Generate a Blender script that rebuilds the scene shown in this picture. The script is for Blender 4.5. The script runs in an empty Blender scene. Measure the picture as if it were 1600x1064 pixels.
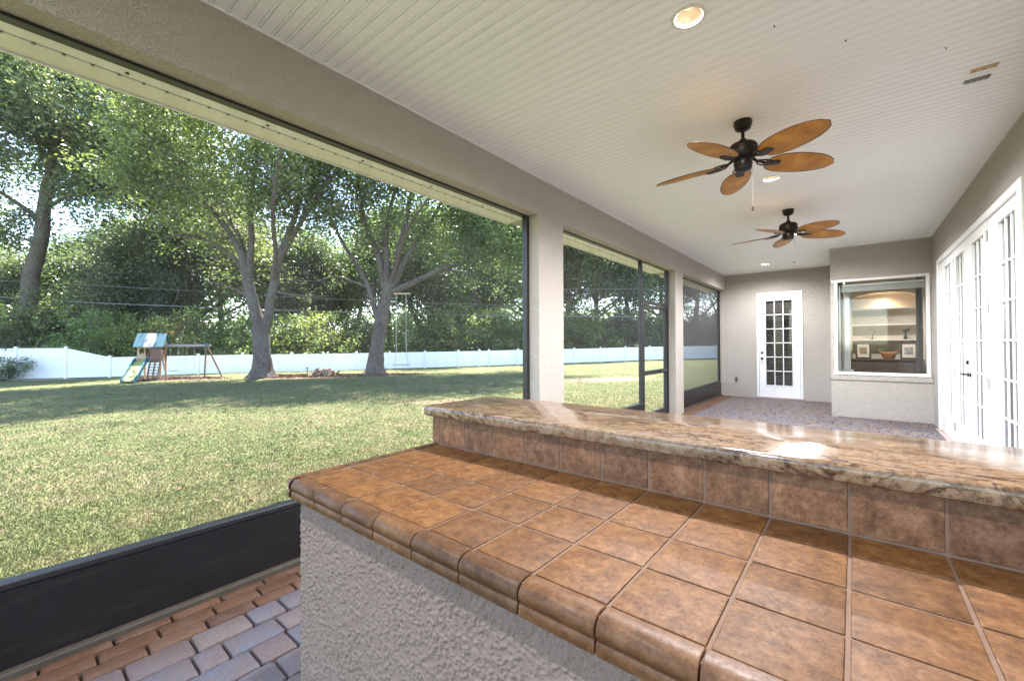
import bpy, math, random
import numpy as np
from mathutils import Matrix, Vector

rng = np.random.default_rng(7)
random.seed(7)
PI = math.pi
S = bpy.context.scene
COL = S.collection

# ------------------------------------------------------------------ camera
CAM = np.array([0.0, 0.0, 1.3502])
RT = np.array([0.77504205, 0.63189463, -0.00435836])
UP = np.array([0.00990338, -0.00525001, 0.99993718])
FW = np.array([-0.63183205, 0.77503652, 0.01032688])
FPX = 654.4854
cam_d = bpy.data.cameras.new('camera')
cam = bpy.data.objects.new('camera', cam_d)
COL.objects.link(cam)
cam_d.sensor_fit = 'HORIZONTAL'
cam_d.sensor_width = 36.0
cam_d.lens = FPX / 1600 * 36
cam_d.clip_start = 0.02
cam_d.clip_end = 1500
cam.matrix_world = Matrix(((RT[0], UP[0], -FW[0], CAM[0]), (RT[1], UP[1], -FW[1], CAM[1]),
                           (RT[2], UP[2], -FW[2], CAM[2]), (0, 0, 0, 1)))
S.camera = cam


def at(u, v, zc):
    """photograph pixel (1600 wide) at a distance -> world point"""
    return CAM + zc * (FW + RT * (u - 800) / FPX - UP * (v - 532) / FPX)


def c2w(xc, zc):
    return (0.775 * xc - 0.632 * zc, 0.632 * xc + 0.775 * zc)


# ------------------------------------------------------------------ light
SUN_AZ = math.atan2(0.69, -0.72)         # direction towards the sun in plan
SUN_EL = math.radians(62)
W = bpy.data.worlds.new('World')
S.world = W
W.use_nodes = True
wn = W.node_tree
bg = wn.nodes['Background']
sky = wn.nodes.new('ShaderNodeTexSky')
sky.sky_type = 'NISHITA'
sky.sun_disc = False
sky.sun_elevation = SUN_EL
sky.sun_rotation = PI / 2 - SUN_AZ
sky.air_density = 1.0
sky.dust_density = 0.5
sky.ozone_density = 1.0
wn.links.new(sky.outputs[0], bg.inputs[0])
bg.inputs[1].default_value = 0.12
sun_d = bpy.data.lights.new('sun', 'SUN')
sun_d.energy = 4.3
sun_d.angle = math.radians(0.6)
sun_d.color = (1.0, 0.95, 0.87)
sun = bpy.data.objects.new('sun', sun_d)
COL.objects.link(sun)
to_sun = Vector((math.cos(SUN_AZ) * math.cos(SUN_EL), math.sin(SUN_AZ) * math.cos(SUN_EL), math.sin(SUN_EL)))
sun.rotation_euler = to_sun.to_track_quat('Z', 'Y').to_euler()
S.view_settings.view_transform = 'Standard'
S.view_settings.look = 'None'
S.view_settings.gamma = 1
S.view_settings.use_curve_mapping = False
S.view_settings.exposure = 3.17
try:
    S.cycles.max_bounces = 12
    S.cycles.diffuse_bounces = 8
    S.cycles.transparent_max_bounces = 24
except Exception:
    pass


LAMP_W = 95


# ------------------------------------------------------------------ object helpers
def tag(o, label=None, cat=None, group=None, kind=None):
    if label: o['label'] = label
    if cat: o['category'] = cat
    if group: o['group'] = group
    if kind: o['kind'] = kind
    return o


def link(name, me, mat=None, parent=None, loc=None, rot=None):
    if mat is not None and len(me.materials) == 0:
        me.materials.append(mat)
    o = bpy.data.objects.new(name, me)
    COL.objects.link(o)
    if parent is not None: o.parent = parent
    if loc is not None: o.location = loc
    if rot is not None: o.rotation_euler = rot
    return o


def empty(name, loc=(0, 0, 0), rz=0.0, **k):
    o = bpy.data.objects.new(name, None)
    COL.objects.link(o)
    o.empty_display_size = 0.1
    o.location = loc
    o.rotation_euler = (0, 0, rz)
    return tag(o, **k)


def copy_tree(o, parent=None):
    c = o.copy()
    COL.objects.link(c)
    if parent is not None: c.parent = parent
    for ch in list(o.children):
        copy_tree(ch, c)
    return c


class MB:
    def __init__(s):
        s.v = []; s.f = []; s.sm = False

    def add(s, vs, fs):
        n = len(s.v)
        s.v += [tuple(map(float, q)) for q in vs]
        s.f += [tuple(n + i for i in f) for f in fs]
        return s

    def box(s, x0, y0, z0, x1, y1, z1):
        if x0 > x1: x0, x1 = x1, x0
        if y0 > y1: y0, y1 = y1, y0
        if z0 > z1: z0, z1 = z1, z0
        return s.add([(x0, y0, z0), (x1, y0, z0), (x1, y1, z0), (x0, y1, z0), (x0, y0, z1), (x1, y0, z1), (x1, y1, z1), (x0, y1, z1)],
                     [(0, 3, 2, 1), (4, 5, 6, 7), (0, 1, 5, 4), (1, 2, 6, 5), (2, 3, 7, 6), (3, 0, 4, 7)])

    def cbox(s, x0, y0, z0, x1, y1, z1, b, axis=2):
        """box with the +axis face chamfered by b (other side plain)"""
        P = {}
        def m(a, bb, c):
            return {2: (a, bb, c), 1: (a, c, bb), 0: (c, a, bb)}[axis]
        if axis == 2: A0, A1, B0, B1, C0, C1 = x0, x1, y0, y1, z0, z1
        elif axis == 1: A0, A1, B0, B1, C0, C1 = x0, x1, z0, z1, y0, y1
        else: A0, A1, B0, B1, C0, C1 = y0, y1, z0, z1, x0, x1
        sg = 1 if C1 > C0 else -1
        cm = C1 - sg * b
        vs = [m(A0, B0, C0), m(A1, B0, C0), m(A1, B1, C0), m(A0, B1, C0),
              m(A0, B0, cm), m(A1, B0, cm), m(A1, B1, cm), m(A0, B1, cm),
              m(A0 + b, B0 + b, C1), m(A1 - b, B0 + b, C1), m(A1 - b, B1 - b, C1), m(A0 + b, B1 - b, C1)]
        return s.add(vs, [(0, 3, 2, 1), (0, 1, 5, 4), (1, 2, 6, 5), (2, 3, 7, 6), (3, 0, 4, 7),
                          (4, 5, 9, 8), (5, 6, 10, 9), (6, 7, 11, 10), (7, 4, 8, 11), (8, 9, 10, 11)])

    def tube(s, pts, rad, n=8, cap=True):
        pts = [Vector(p) for p in pts]
        if not hasattr(rad, '__len__'): rad = [rad] * len(pts)
        rings = []
        pn = None
        for i, p in enumerate(pts):
            t = (pts[min(i + 1, len(pts) - 1)] - pts[max(i - 1, 0)])
            t = t.normalized() if t.length > 1e-9 else Vector((0, 0, 1))
            if pn is None:
                a = Vector((1, 0, 0)) if abs(t.x) < .9 else Vector((0, 1, 0))
                u = t.cross(a).normalized()
            else:
                u = (pn - t * pn.dot(t)).normalized()
            pn = u
            w = t.cross(u)
            rings.append([p + (u * math.cos(2 * PI * k / n) + w * math.sin(2 * PI * k / n)) * rad[i] for k in range(n)])
        vs = [q for r in rings for q in r]
        fs = []
        for i in range(len(pts) - 1):
            for k in range(n):
                k2 = (k + 1) % n
                fs.append((i * n + k, i * n + k2, (i + 1) * n + k2, (i + 1) * n + k))
        if cap:
            fs.append(tuple(range(n))[::-1])
            fs.append(tuple((len(pts) - 1) * n + k for k in range(n)))
        s.sm = True
        return s.add(vs, fs)

    def lathe(s, prof, cx=0, cy=0, n=32, axis='z', cz=0):
        """profile (r, h) revolved"""
        vs = []; fs = []
        for (r, h) in prof:
            for k in range(n):
                a = 2 * PI * k / n
                if axis == 'z': vs.append((cx + r * math.cos(a), cy + r * math.sin(a), cz + h))
                elif axis == 'y': vs.append((cx + r * math.cos(a), cy + h, cz + r * math.sin(a)))
                else: vs.append((cx + h, cy + r * math.cos(a), cz + r * math.sin(a)))
        for i in range(len(prof) - 1):
            for k in range(n):
                k2 = (k + 1) % n
                fs.append((i * n + k, i * n + k2, (i + 1) * n + k2, (i + 1) * n + k))
        fs.append(tuple(range(n))[::-1])
        fs.append(tuple((len(prof) - 1) * n + k for k in range(n)))
        s.sm = True
        return s.add(vs, fs)

    def prism(s, poly, axis, a0, a1):
        """2-D polygon extruded along axis; polygon coords are the two other axes in order"""
        def m(p, a):
            return {0: (a, p[0], p[1]), 1: (p[0], a, p[1]), 2: (p[0], p[1], a)}[axis]
        n = len(poly)
        vs = [m(p, a0) for p in poly] + [m(p, a1) for p in poly]
        fs = [tuple(range(n)), tuple(range(n, 2 * n))[::-1]] + [(i, (i + 1) % n + 0, (i + 1) % n + n, i + n) for i in range(n)]
        return s.add(vs, fs)

    def mesh(s, name='mesh', smooth=None, angle=None):
        me = bpy.data.meshes.new(name)
        me.from_pydata(s.v, [], s.f)
        me.update()
        import bmesh
        bm = bmesh.new(); bm.from_mesh(me)
        bmesh.ops.recalc_face_normals(bm, faces=bm.faces)
        sm = s.sm if smooth is None else smooth
        if sm:
            for f in bm.faces: f.smooth = True
            for e in bm.edges:
                if len(e.link_faces) == 2 and e.calc_face_angle(0) > math.radians(38): e.smooth = False
        bm.to_mesh(me); bm.free()
        return me

    def build(s, name, mat, parent=None, loc=None, rot=None, **k):
        o = link(name, s.mesh(name), mat, parent, loc, rot)
        return tag(o, **k)


def raw_mesh(name, V, F, tone=None, smooth=False):
    """fast mesh from numpy arrays; F (n,k)"""
    me = bpy.data.meshes.new(name)
    V = np.asarray(V, np.float32); F = np.asarray(F, np.int32)
    k = F.shape[1]
    me.vertices.add(len(V)); me.vertices.foreach_set('co', V.ravel())
    me.loops.add(F.size); me.loops.foreach_set('vertex_index', F.ravel())
    me.polygons.add(len(F))
    me.polygons.foreach_set('loop_start', np.arange(0, F.size, k, dtype=np.int32))
    me.polygons.foreach_set('loop_total', np.full(len(F), k, np.int32))
    if smooth: me.polygons.foreach_set('use_smooth', np.ones(len(F), bool))
    me.update(calc_edges=True)
    if tone is not None:
        a = me.attributes.new('tone', 'FLOAT', 'FACE')
        a.data.foreach_set('value', np.asarray(tone, np.float32))
    return me


def vnoise(x, y, seed=0):
    """smooth value noise, numpy"""
    xi = np.floor(x).astype(np.int64); yi = np.floor(y).astype(np.int64)
    xf = x - xi; yf = y - yi
    xf = xf * xf * (3 - 2 * xf); yf = yf * yf * (3 - 2 * yf)
    def h(a, b):
        n = (a * 374761393 + b * 668265263 + seed * 974711) & 0x7fffffff
        n = ((n ^ (n >> 13)) * 1274126177) & 0x7fffffff
        return ((n ^ (n >> 16)) & 0xffff) / 65535.0
    return (h(xi, yi) * (1 - xf) + h(xi + 1, yi) * xf) * (1 - yf) + (h(xi, yi + 1) * (1 - xf) + h(xi + 1, yi + 1) * xf) * yf


# ------------------------------------------------------------------ materials
class NT:
    def __init__(s, name):
        s.m = bpy.data.materials.new(name); s.m.use_nodes = True
        s.t = s.m.node_tree; s.b = s.t.nodes['Principled BSDF']; s.o = s.t.nodes['Material Output']

    def n(s, typ, **k):
        q = s.t.nodes.new('ShaderNode' + typ)
        for a, b in k.items():
            if a.startswith('i_'):
                q.inputs[a[2:].replace('_', ' ')].default_value = b
            else: setattr(q, a, b)
        return q

    def l(s, a, b): s.t.links.new(a, b)

    def pos(s, scale=(1, 1, 1), rand=False):
        g = s.n('NewGeometry')
        mp = s.n('Mapping'); mp.inputs['Scale'].default_value = scale
        s.l(g.outputs['Position'], mp.inputs['Vector'])
        if rand:
            oi = s.n('ObjectInfo'); mul = s.n('VectorMath', operation='MULTIPLY_ADD')
            cx = s.n('CombineXYZ')
            m1 = s.n('Math', operation='MULTIPLY'); m1.inputs[1].default_value = 37.0
            m2 = s.n('Math', operation='MULTIPLY'); m2.inputs[1].default_value = 91.0
            s.l(oi.outputs['Random'], m1.inputs[0]); s.l(oi.outputs['Random'], m2.inputs[0])
            s.l(m1.outputs[0], cx.inputs[0]); s.l(m2.outputs[0], cx.inputs[1])
            s.l(cx.outputs[0], mp.inputs['Location'])
        return mp.outputs[0]

    def noise(s, vec, sc, det=4, rough=.55, dist=0.0):
        q = s.n('TexNoise'); q.inputs['Scale'].default_value = sc; q.inputs['Detail'].default_value = det
        q.inputs['Roughness'].default_value = rough; q.inputs['Distortion'].default_value = dist
        if vec is not None: s.l(vec, q.inputs['Vector'])
        return q.outputs['Fac']

    def ramp(s, fac, stops, interp='LINEAR'):
        q = s.n('ValToRGB'); cr = q.color_ramp; cr.interpolation = interp
        while len(cr.elements) < len(stops): cr.elements.new(0.5)
        for e, (p, c) in zip(cr.elements, stops):
            e.position = p
            if not hasattr(c, '__len__'): c = (c, c, c)
            e.color = (*c, 1)
        s.l(fac, q.inputs[0])
        return q.outputs[0]

    def mix(s, fac, a, b, mode='MIX'):
        q = s.n('Mix', data_type='RGBA', blend_type=mode)
        for sock, val in ((q.inputs[0], fac), (q.inputs[6], a), (q.inputs[7], b)):
            if isinstance(val, (int, float)): sock.default_value = val
            elif isinstance(val, tuple): sock.default_value = (*val, 1)
            else: s.l(val, sock)
        return q.outputs[2]

    def math(s, op, a, b=None):
        q = s.n('Math', operation=op)
        for i, val in enumerate((a, b)):
            if val is None: continue
            if isinstance(val, (int, float)): q.inputs[i].default_value = val
            else: s.l(val, q.inputs[i])
        return q.outputs[0]

    def bump(s, h, strength, dist):
        q = s.n('Bump'); q.inputs['Strength'].default_value = strength; q.inputs['Distance'].default_value = dist
        s.l(h, q.inputs['Height']); s.l(q.outputs[0], s.b.inputs['Normal'])
        return q

    def fin(s, col=None, rough=None, metal=None, spec=None, coat=None):
        if col is not None:
            if isinstance(col, tuple): s.b.inputs['Base Color'].default_value = (*col, 1)
            else: s.l(col, s.b.inputs['Base Color'])
        if rough is not None:
            if isinstance(rough, (int, float)): s.b.inputs['Roughness'].default_value = rough
            else: s.l(rough, s.b.inputs['Roughness'])
        if metal is not None: s.b.inputs['Metallic'].default_value = metal
        if spec is not None: s.b.inputs['Specular IOR Level'].default_value = spec
        if coat is not None: s.b.inputs['Coat Weight'].default_value = coat
        return s.m


def simple(name, c, rough=.5, metal=0, var=.12, sc=6.0, spec=None, bump=0):
    t = NT(name)
    p = t.pos()
    n = t.noise(p, sc, 6, .6)
    col = t.mix(n, tuple(x * (1 - var) for x in c), tuple(min(1, x * (1 + var)) for x in c))
    if bump: t.bump(t.noise(p, sc * 12, 3), .4, bump)
    rr = t.ramp(t.noise(p, sc * 3, 3), [(0.2, max(0, rough - .06)), (.8, min(1, rough + .08))])
    return t.fin(col, rr, metal, spec)


def stucco_mat(name, c, scale=70, dist=.004, strength=.8, low=.88):
    t = NT(name); p = t.pos()
    h1 = t.ramp(t.noise(p, scale, 2, .5, .6), [(.42, 0.0), (.60, 1.0)])
    h2 = t.noise(p, scale * 4, 3)
    hh = t.math('MULTIPLY_ADD', h2, .25)
    q = t.t.nodes[-1]; t.l(h1, q.inputs[2])
    t.bump(hh, strength, dist)
    big = t.noise(p, .9, 5, .6)
    col = t.mix(big, tuple(x * .92 for x in c), tuple(x * 1.06 for x in c))
    fine = t.ramp(t.noise(p, scale * 1.3, 3), [(.3, low), (.7, 1.06)])
    col = t.mix(1.0, col, fine, 'MULTIPLY')
    return t.fin(col, .85, 0, .2)


M = {}
M['stucco'] = stucco_mat('greige stucco', (.53, .485, .435), 55, .010, 1.0, .84)
M['stucco_fine'] = stucco_mat('greige stucco on beam', (.53, .485, .435), 85, .007, .9, .80)
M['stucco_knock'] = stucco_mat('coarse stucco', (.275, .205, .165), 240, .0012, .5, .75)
M['ceiling'] = simple('white vinyl soffit', (.86, .87, .885), .5, var=.015, sc=1.2)
M['white'] = simple('white paint', (.73, .73, .72), .35, var=.02, sc=2)
M['white_vinyl'] = simple('white vinyl fence', (.80, .80, .79), .4, var=.03, sc=2)
M['cream_metal'] = simple('cream aluminium', (.70, .67, .63), .45, var=.05, sc=3)
M['bronze'] = simple('dark bronze aluminium', (.016, .016, .018), .38, 0, .2, 3)
M['kick_old'] = simple('dark kick panel', (.010, .0095, .010), .45, 0, .5, 5, bump=.0004)
def kick_mat():
    t = NT('dusty dark kick panel'); p = t.pos()
    base = t.mix(t.noise(p, 3, 6, .7), (.0065, .006, .0065), (.014, .013, .014))
    speck = t.ramp(t.noise(p, 120, 3, .8), [(.70, 0.0), (.78, 1.0)])
    band = t.ramp(t.noise(t.pos((1, .6, 6)), 3, 6, .75), [(.52, 0.0), (.75, 1.0)])
    col = t.mix(t.math('MULTIPLY', speck, band), base, (.12, .10, .08))
    col = t.mix(t.math('MULTIPLY', band, .25), col, (.035, .03, .025))
    t.bump(t.noise(p, 9, 4), .3, .002)
    return t.fin(col, t.ramp(band, [(0, .36), (1, .62)]), 0, .4)


M['kick'] = kick_mat()
M['black_metal'] = simple('oil rubbed bronze', (.028, .022, .018), .38, .6, .3, 20)
M['knob'] = simple('dark knob metal', (.06, .05, .045), .3, .9, .2, 20)
M['grout'] = simple('brown grout', (.17, .105, .07), .9, 0, .25, 30, bump=.001)
M['dark'] = simple('dark recess', (.02, .02, .02), .8)
M['room_wall'] = simple('interior paint', (.62, .56, .48), .8, var=.03)
M['room_grey'] = simple('greyer interior paint', (.60, .57, .53), .8, var=.03)  # plain paint, a touch greyer than the alcove walls
M['room_floor'] = simple('interior tile floor', (.35, .30, .25), .4, var=.1)
M['curtain'] = simple('pale curtain cloth', (.18, .165, .155), .9, var=.05)
M['cabinet'] = simple('dark brown cabinet', (.10, .075, .07), .45, var=.2)
M['shelfwhite'] = simple('shelf paint', (.70, .66, .60), .5, var=.02)
M['niche_lamp'] = None
M['slat'] = simple('blind slat', (.20, .18, .16), .5, var=.1)
M['tan_plate'] = simple('tan mounting plate', (.50, .36, .20), .6, var=.12)
M['grey_plate'] = simple('grey bracket', (.22, .22, .22), .5, .3, .2, 30)
M['dirty_rail'] = simple('dusty bottom rail', (.050, .038, .028), .8, 0, .5, 9)
M['rope'] = simple('pale rope', (.45, .43, .40), .9)
M['blue_plastic'] = simple('dark blue seat', (.03, .045, .09), .5)
M['wood_red'] = simple('weathered red wood', (.16, .085, .06), .8, 0, .35, 8)
M['wood_grey'] = simple('weathered grey wood', (.30, .25, .22), .8, 0, .3, 8)
M['wood_tan'] = simple('tan wood', (.40, .27, .17), .8, 0, .25, 8)
M['teal'] = simple('teal canvas', (.006, .075, .11), .7, 0, .15, 4)
M['canvas_white'] = simple('white canvas', (.27, .27, .27), .7, 0, .08, 4)
M['yellow'] = simple('yellow green plastic', (.30, .32, .11), .5, 0, .1, 4)
M['teal_plastic'] = simple('dark teal plastic', (.015, .12, .16), .4, 0, .1, 4)
M['steel'] = simple('chain steel', (.35, .35, .37), .4, .7)
M['wire'] = simple('cable', (.16, .16, .17), .6)
M['roof_grey'] = simple('grey shingle', (.30, .30, .31), .9, 0, .2, 5)
M['outlet'] = simple('outlet cover', (.16, .15, .14), .5)
M['threshold'] = simple('threshold', (.36, .27, .25), .7)
M['basket'] = simple('woven basket', (.34, .17, .09), .8, 0, .4, 60)
M['frame_wood'] = simple('dark picture frame', (.05, .035, .03), .5)
M['matboard'] = simple('picture mat', (.62, .58, .50), .7)
M['figurine'] = simple('dark figurine', (.06, .05, .05), .5)
M['chrome'] = simple('hinge metal', (.5, .5, .5), .3, .8)


def emit(name, c, s):
    m = bpy.data.materials.new(name); m.use_nodes = True
    t = m.node_tree
    e = t.nodes.new('ShaderNodeEmission'); e.inputs[0].default_value = (*c, 1); e.inputs[1].default_value = s
    t.links.new(e.outputs[0], t.nodes['Material Output'].inputs[0])
    return m


M['lens'] = emit('lit lamp lens', (1.0, .80, .52), .16)
M['baffle'] = simple('cream lamp baffle', (.85, .76, .62), .4, var=.02)


def glass_mat():
    m = bpy.data.materials.new('thin window glass'); m.use_nodes = True
    t = m.node_tree; t.nodes.clear()
    o = t.nodes.new('ShaderNodeOutputMaterial')
    tr = t.nodes.new('ShaderNodeBsdfTransparent'); tr.inputs[0].default_value = (.90, .92, .91, 1)
    gl = t.nodes.new('ShaderNodeBsdfGlossy'); gl.inputs['Roughness'].default_value = 0.01
    fr = t.nodes.new('ShaderNodeFresnel'); fr.inputs[0].default_value = 1.42
    mx = t.nodes.new('ShaderNodeMixShader')
    t.links.new(fr.outputs[0], mx.inputs[0]); t.links.new(tr.outputs[0], mx.inputs[1]); t.links.new(gl.outputs[0], mx.inputs[2])
    t.links.new(mx.outputs[0], o.inputs[0])
    return m


M['glass'] = glass_mat()


def screen_mat(trans=.91, c=.07):
    t = NT('insect screen mesh')
    g = t.n('NewGeometry')
    d = t.n('VectorMath', operation='DOT_PRODUCT')
    t.l(g.outputs['Normal'], d.inputs[0]); t.l(g.outputs['Incoming'], d.inputs[1])
    c_ = t.math('MAXIMUM', t.math('ABSOLUTE', d.outputs['Value']), .12)
    inv = t.math('DIVIDE', 1.0, c_)
    tr = t.math('POWER', trans, inv)
    # slight uneven weave so the mesh shimmers at grazing angles
    p = t.pos((1, 1, .15))
    wv = t.ramp(t.noise(p, 9, 3), [(.3, .90), (.7, 1.04)])
    tr = t.math('MULTIPLY', tr, wv)
    tb = t.n('BsdfTransparent'); mx = t.n('MixShader')
    t.fin((c, c, c * 1.05), .6, 0, .3)
    t.l(tr, mx.inputs[0]); t.l(t.b.outputs[0], mx.inputs[1]); t.l(tb.outputs[0], mx.inputs[2])
    t.l(mx.outputs[0], t.o.inputs[0])
    return t.m


M['screen'] = screen_mat()
M['screen_dense'] = screen_mat(.68, .07)


def tile_mat(name, c0, c1, c2, rough=.33):
    t = NT(name); p = t.pos(rand=True)
    n1 = t.noise(p, 24, 10, .80, .0)
    n2 = t.noise(p, 110, 5, .8)
    col = t.ramp(n1, [(.34, c0), (.50, c1), (.66, c2)])
    sp = t.ramp(n2, [(.34, .50), (.46, .95), (.60, 1.05), (.70, 1.5)])
    col = t.mix(.8, col, sp, 'MULTIPLY')
    oi = t.n('ObjectInfo')
    hv = t.ramp(oi.outputs['Random'], [(0, (.80, .80, .84)), (.5, (1.0, .97, .93)), (1, (1.16, 1.12, 1.05))])
    col = t.mix(1.0, col, hv, 'MULTIPLY')
    t.bump(t.noise(p, 45, 6, .7), .22, .001)
    rr = t.ramp(n2, [(.35, rough + .12), (.65, rough - .04)])
    return t.fin(col, rr, 0, .28)


M['tile'] = tile_mat('terracotta counter tile', (.062, .024, .007), (.140, .061, .018), (.215, .107, .040), .58)
M['tile_back'] = tile_mat('brown backsplash tile', (.080, .036, .018), (.18, .090, .048), (.29, .165, .10), .58)
M['tile_cap'] = tile_mat('terracotta edge cap', (.060, .027, .011), (.115, .054, .023), (.165, .088, .044), .44)


def granite_mat():
    t = NT('polished gold granite'); p = t.pos()
    # long diagonal veins in plan
    mp = t.n('Mapping'); mp.inputs['Rotation'].default_value = (0, 0, math.radians(-38)); mp.inputs['Scale'].default_value = (1.0, 2.3, 1.4)
    t.l(p, mp.inputs['Vector'])
    v1 = t.noise(mp.outputs[0], 4.5, 7, .62, 1.6)
    vein = t.ramp(v1, [(.44, 0.0), (.485, 1.0), (.51, 1.0), (.55, 0.0)])
    v2 = t.noise(mp.outputs[0], 2.1, 5, .6, .8)
    vmask = t.ramp(v2, [(.38, 0.0), (.50, 1.0)])
    vv = t.math('MULTIPLY', vein, vmask)
    grain = t.noise(p, 95, 6, .85)
    grain2 = t.noise(p, 42, 8, .78, .5)
    base = t.ramp(grain2, [(.30, (.060, .032, .022)), (.42, (.165, .103, .063)), (.56, (.245, .18, .130)), (.70, (.20, .175, .16))])
    base = t.mix(.75, base, t.ramp(grain, [(.36, .30), (.45, .92), (.58, 1.08), (.68, 1.6)]), 'MULTIPLY')
    warm = t.ramp(t.noise(mp.outputs[0], 1.3, 3), [(.35, (1.12, .98, .80)), (.65, (.95, .97, 1.0))])
    base = t.mix(1.0, base, warm, 'MULTIPLY')
    nv = t.math('MULTIPLY', vv, t.ramp(t.noise(p, 45, 4, .7), [(.35, .25), (.60, 1.0)]))
    col = t.mix(nv, base, (.045, .022, .015))
    return t.fin(col, .12, 0, .42)


M['granite'] = granite_mat()


def paver_mat(name, cols, rough=.75):
    t = NT(name); p = t.pos(rand=True)
    oi = t.n('ObjectInfo')
    n = len(cols)
    col = t.ramp(oi.outputs['Random'], [(i / max(1, n - 1), c) for i, c in enumerate(cols)])
    n1 = t.noise(p, 9, 6, .65)
    col = t.mix(t.ramp(n1, [(.35, 0.0), (.68, .7)]), col, (.13, .085, .065))
    col = t.mix(.7, col, t.ramp(t.noise(p, 70, 4, .7), [(.3, .65), (.5, 1.0), (.75, 1.3)]), 'MULTIPLY')
    t.bump(t.noise(p, 60, 6, .7), .7, .003)
    return t.fin(col, rough, 0, .35)


M['paver'] = paver_mat('tumbled grey rose paver', [(.085, .078, .092), (.13, .108, .11), (.115, .115, .138), (.09, .102, .135), (.15, .125, .12), (.10, .078, .082)], .5)
M['paver_brown'] = paver_mat('brown stained border paver', [(.075, .032, .014), (.12, .055, .026), (.06, .026, .013), (.145, .075, .038)], .6)
M['sand'] = simple('joint sand', (.07, .055, .045), .95, 0, .3, 40, bump=.002)


def grass_cols(t, p):
    a = t.noise(p, .35, 4, .6)
    b = t.noise(p, 2.2, 4, .62)
    m = t.math('MULTIPLY_ADD', b, .65)
    q = t.t.nodes[-1]; t.l(t.math('MULTIPLY', a, .35), q.inputs[2])
    return t.ramp(m, [(.36, (.062, .084, .029)), (.45, (.094, .108, .042)), (.56, (.120, .122, .056)), (.66, (.165, .142, .080))])


def lawn_mat():
    t = NT('lawn'); p = t.pos()
    col = grass_cols(t, p)
    f = t.ramp(t.noise(p, 28, 5, .75), [(.3, .55), (.5, 1.0), (.72, 1.35)])
    col = t.mix(.8, col, f, 'MULTIPLY')
    # bare worn patch on the right of the yard and worn soil below the play set
    g = t.n('NewGeometry')
    for (cx, cy, rx, ry, rot, dc) in PATCHES:
        mp = t.n('Mapping'); mp.vector_type = 'TEXTURE'
        mp.inputs['Location'].default_value = (cx, cy, 0); mp.inputs['Rotation'].default_value = (0, 0, rot)
        mp.inputs['Scale'].default_value = (rx, ry, 1000)
        t.l(g.outputs['Position'], mp.inputs['Vector'])
        ln = t.n('VectorMath', operation='LENGTH'); t.l(mp.outputs[0], ln.inputs[0])
        e = t.math('ADD', ln.outputs['Value'], t.math('MULTIPLY', t.noise(p, 1.6, 6, .7), .9))
        mk = t.ramp(e, [(.95 / 2, 1.0), (1.55 / 2, 0.0)])
        e2 = t.t.nodes[-1]
        half = t.math('MULTIPLY', e, .5); t.l(half, e2.inputs[0])
        spot = t.mix(t.noise(p, 12, 4), tuple(x * .75 for x in dc), tuple(x * 1.2 for x in dc))
        col = t.mix(mk, col, spot)
    t.bump(t.noise(p, 40, 5, .8), .8, .03)
    return t.fin(col, .9, 0, .1)


def blade_mat():
    t = NT('grass blade'); p = t.pos()
    col = grass_cols(t, p)
    at_ = t.n('Attribute'); at_.attribute_name = 'tone'
    col = t.mix(1.0, col, t.ramp(at_.outputs['Fac'], [(0, (.62, .64, .60)), (.5, (.97, .97, .92)), (.85, (1.2, 1.15, 1.1)), (1, (1.6, 1.45, 1.35))]), 'MULTIPLY')
    tl = t.n('BsdfTranslucent'); t.l(col, tl.inputs[0])
    mx = t.n('MixShader'); mx.inputs[0].default_value = .2
    t.fin(col, .6, 0, .2)
    t.l(t.b.outputs[0], mx.inputs[1]); t.l(tl.outputs[0], mx.inputs[2]); t.l(mx.outputs[0], t.o.inputs[0])
    return t.m


PATCHES = [(*at(945, 598, 17.8)[:2], 2.3, 1.3, .9, (.30, .20, .145)),
           (*at(262, 592, 23.2)[:2], 2.6, 1.4, .4, (.24, .15, .10)),
           (*at(40, 598, 24.5)[:2], 3.2, 1.2, .95, (.34, .26, .22)),
           (*at(690, 640, 11)[:2], 1.4, .5, .9, (.26, .20, .12))]
M['lawn'] = lawn_mat()
M['blade'] = blade_mat()


def leaf_mat(name, lo, mid, hi, gloss=.35):
    t = NT(name)
    at_ = t.n('Attribute'); at_.attribute_name = 'tone'
    p = t.pos()
    n = t.noise(p, .55, 4, .6)
    f = t.math('MULTIPLY_ADD', n, .5)
    q = t.t.nodes[-1]; t.l(t.math('MULTIPLY_ADD', at_.outputs['Fac'], .62), q.inputs[2])
    t.t.nodes[-1].inputs[2].default_value = -.06
    col = t.ramp(f, [(.15, lo), (.48, mid), (.85, hi)])
    oi = t.n('ObjectInfo')
    col = t.mix(1.0, col, t.ramp(oi.outputs['Random'], [(0, (.82, .9, .9)), (1, (1.18, 1.08, 1.0))]), 'MULTIPLY')
    tl = t.n('BsdfTranslucent')
    t.l(t.mix(1.0, col, (1.35, 1.5, .7), 'MULTIPLY'), tl.inputs[0])
    mx = t.n('MixShader'); mx.inputs[0].default_value = .44
    t.fin(col, gloss, 0, .5)
    t.l(t.b.outputs[0], mx.inputs[1]); t.l(tl.outputs[0], mx.inputs[2]); t.l(mx.outputs[0], t.o.inputs[0])
    return t.m


M['leaf_oak'] = leaf_mat('oak leaf', (.055, .08, .034), (.12, .155, .068), (.24, .28, .15))
M['leaf_dark'] = leaf_mat('dark leaf', (.052, .078, .040), (.11, .145, .075), (.22, .26, .15))
M['leaf_grey'] = leaf_mat('grey green leaf', (.068, .094, .062), (.135, .165, .115), (.25, .275, .20))
M['leaf_light'] = leaf_mat('light shrub leaf', (.09, .125, .045), (.19, .24, .09), (.33, .37, .18))
M['leaf_dry'] = leaf_mat('pale seedy leaf', (.12, .12, .05), (.24, .22, .11), (.38, .33, .2))


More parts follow.
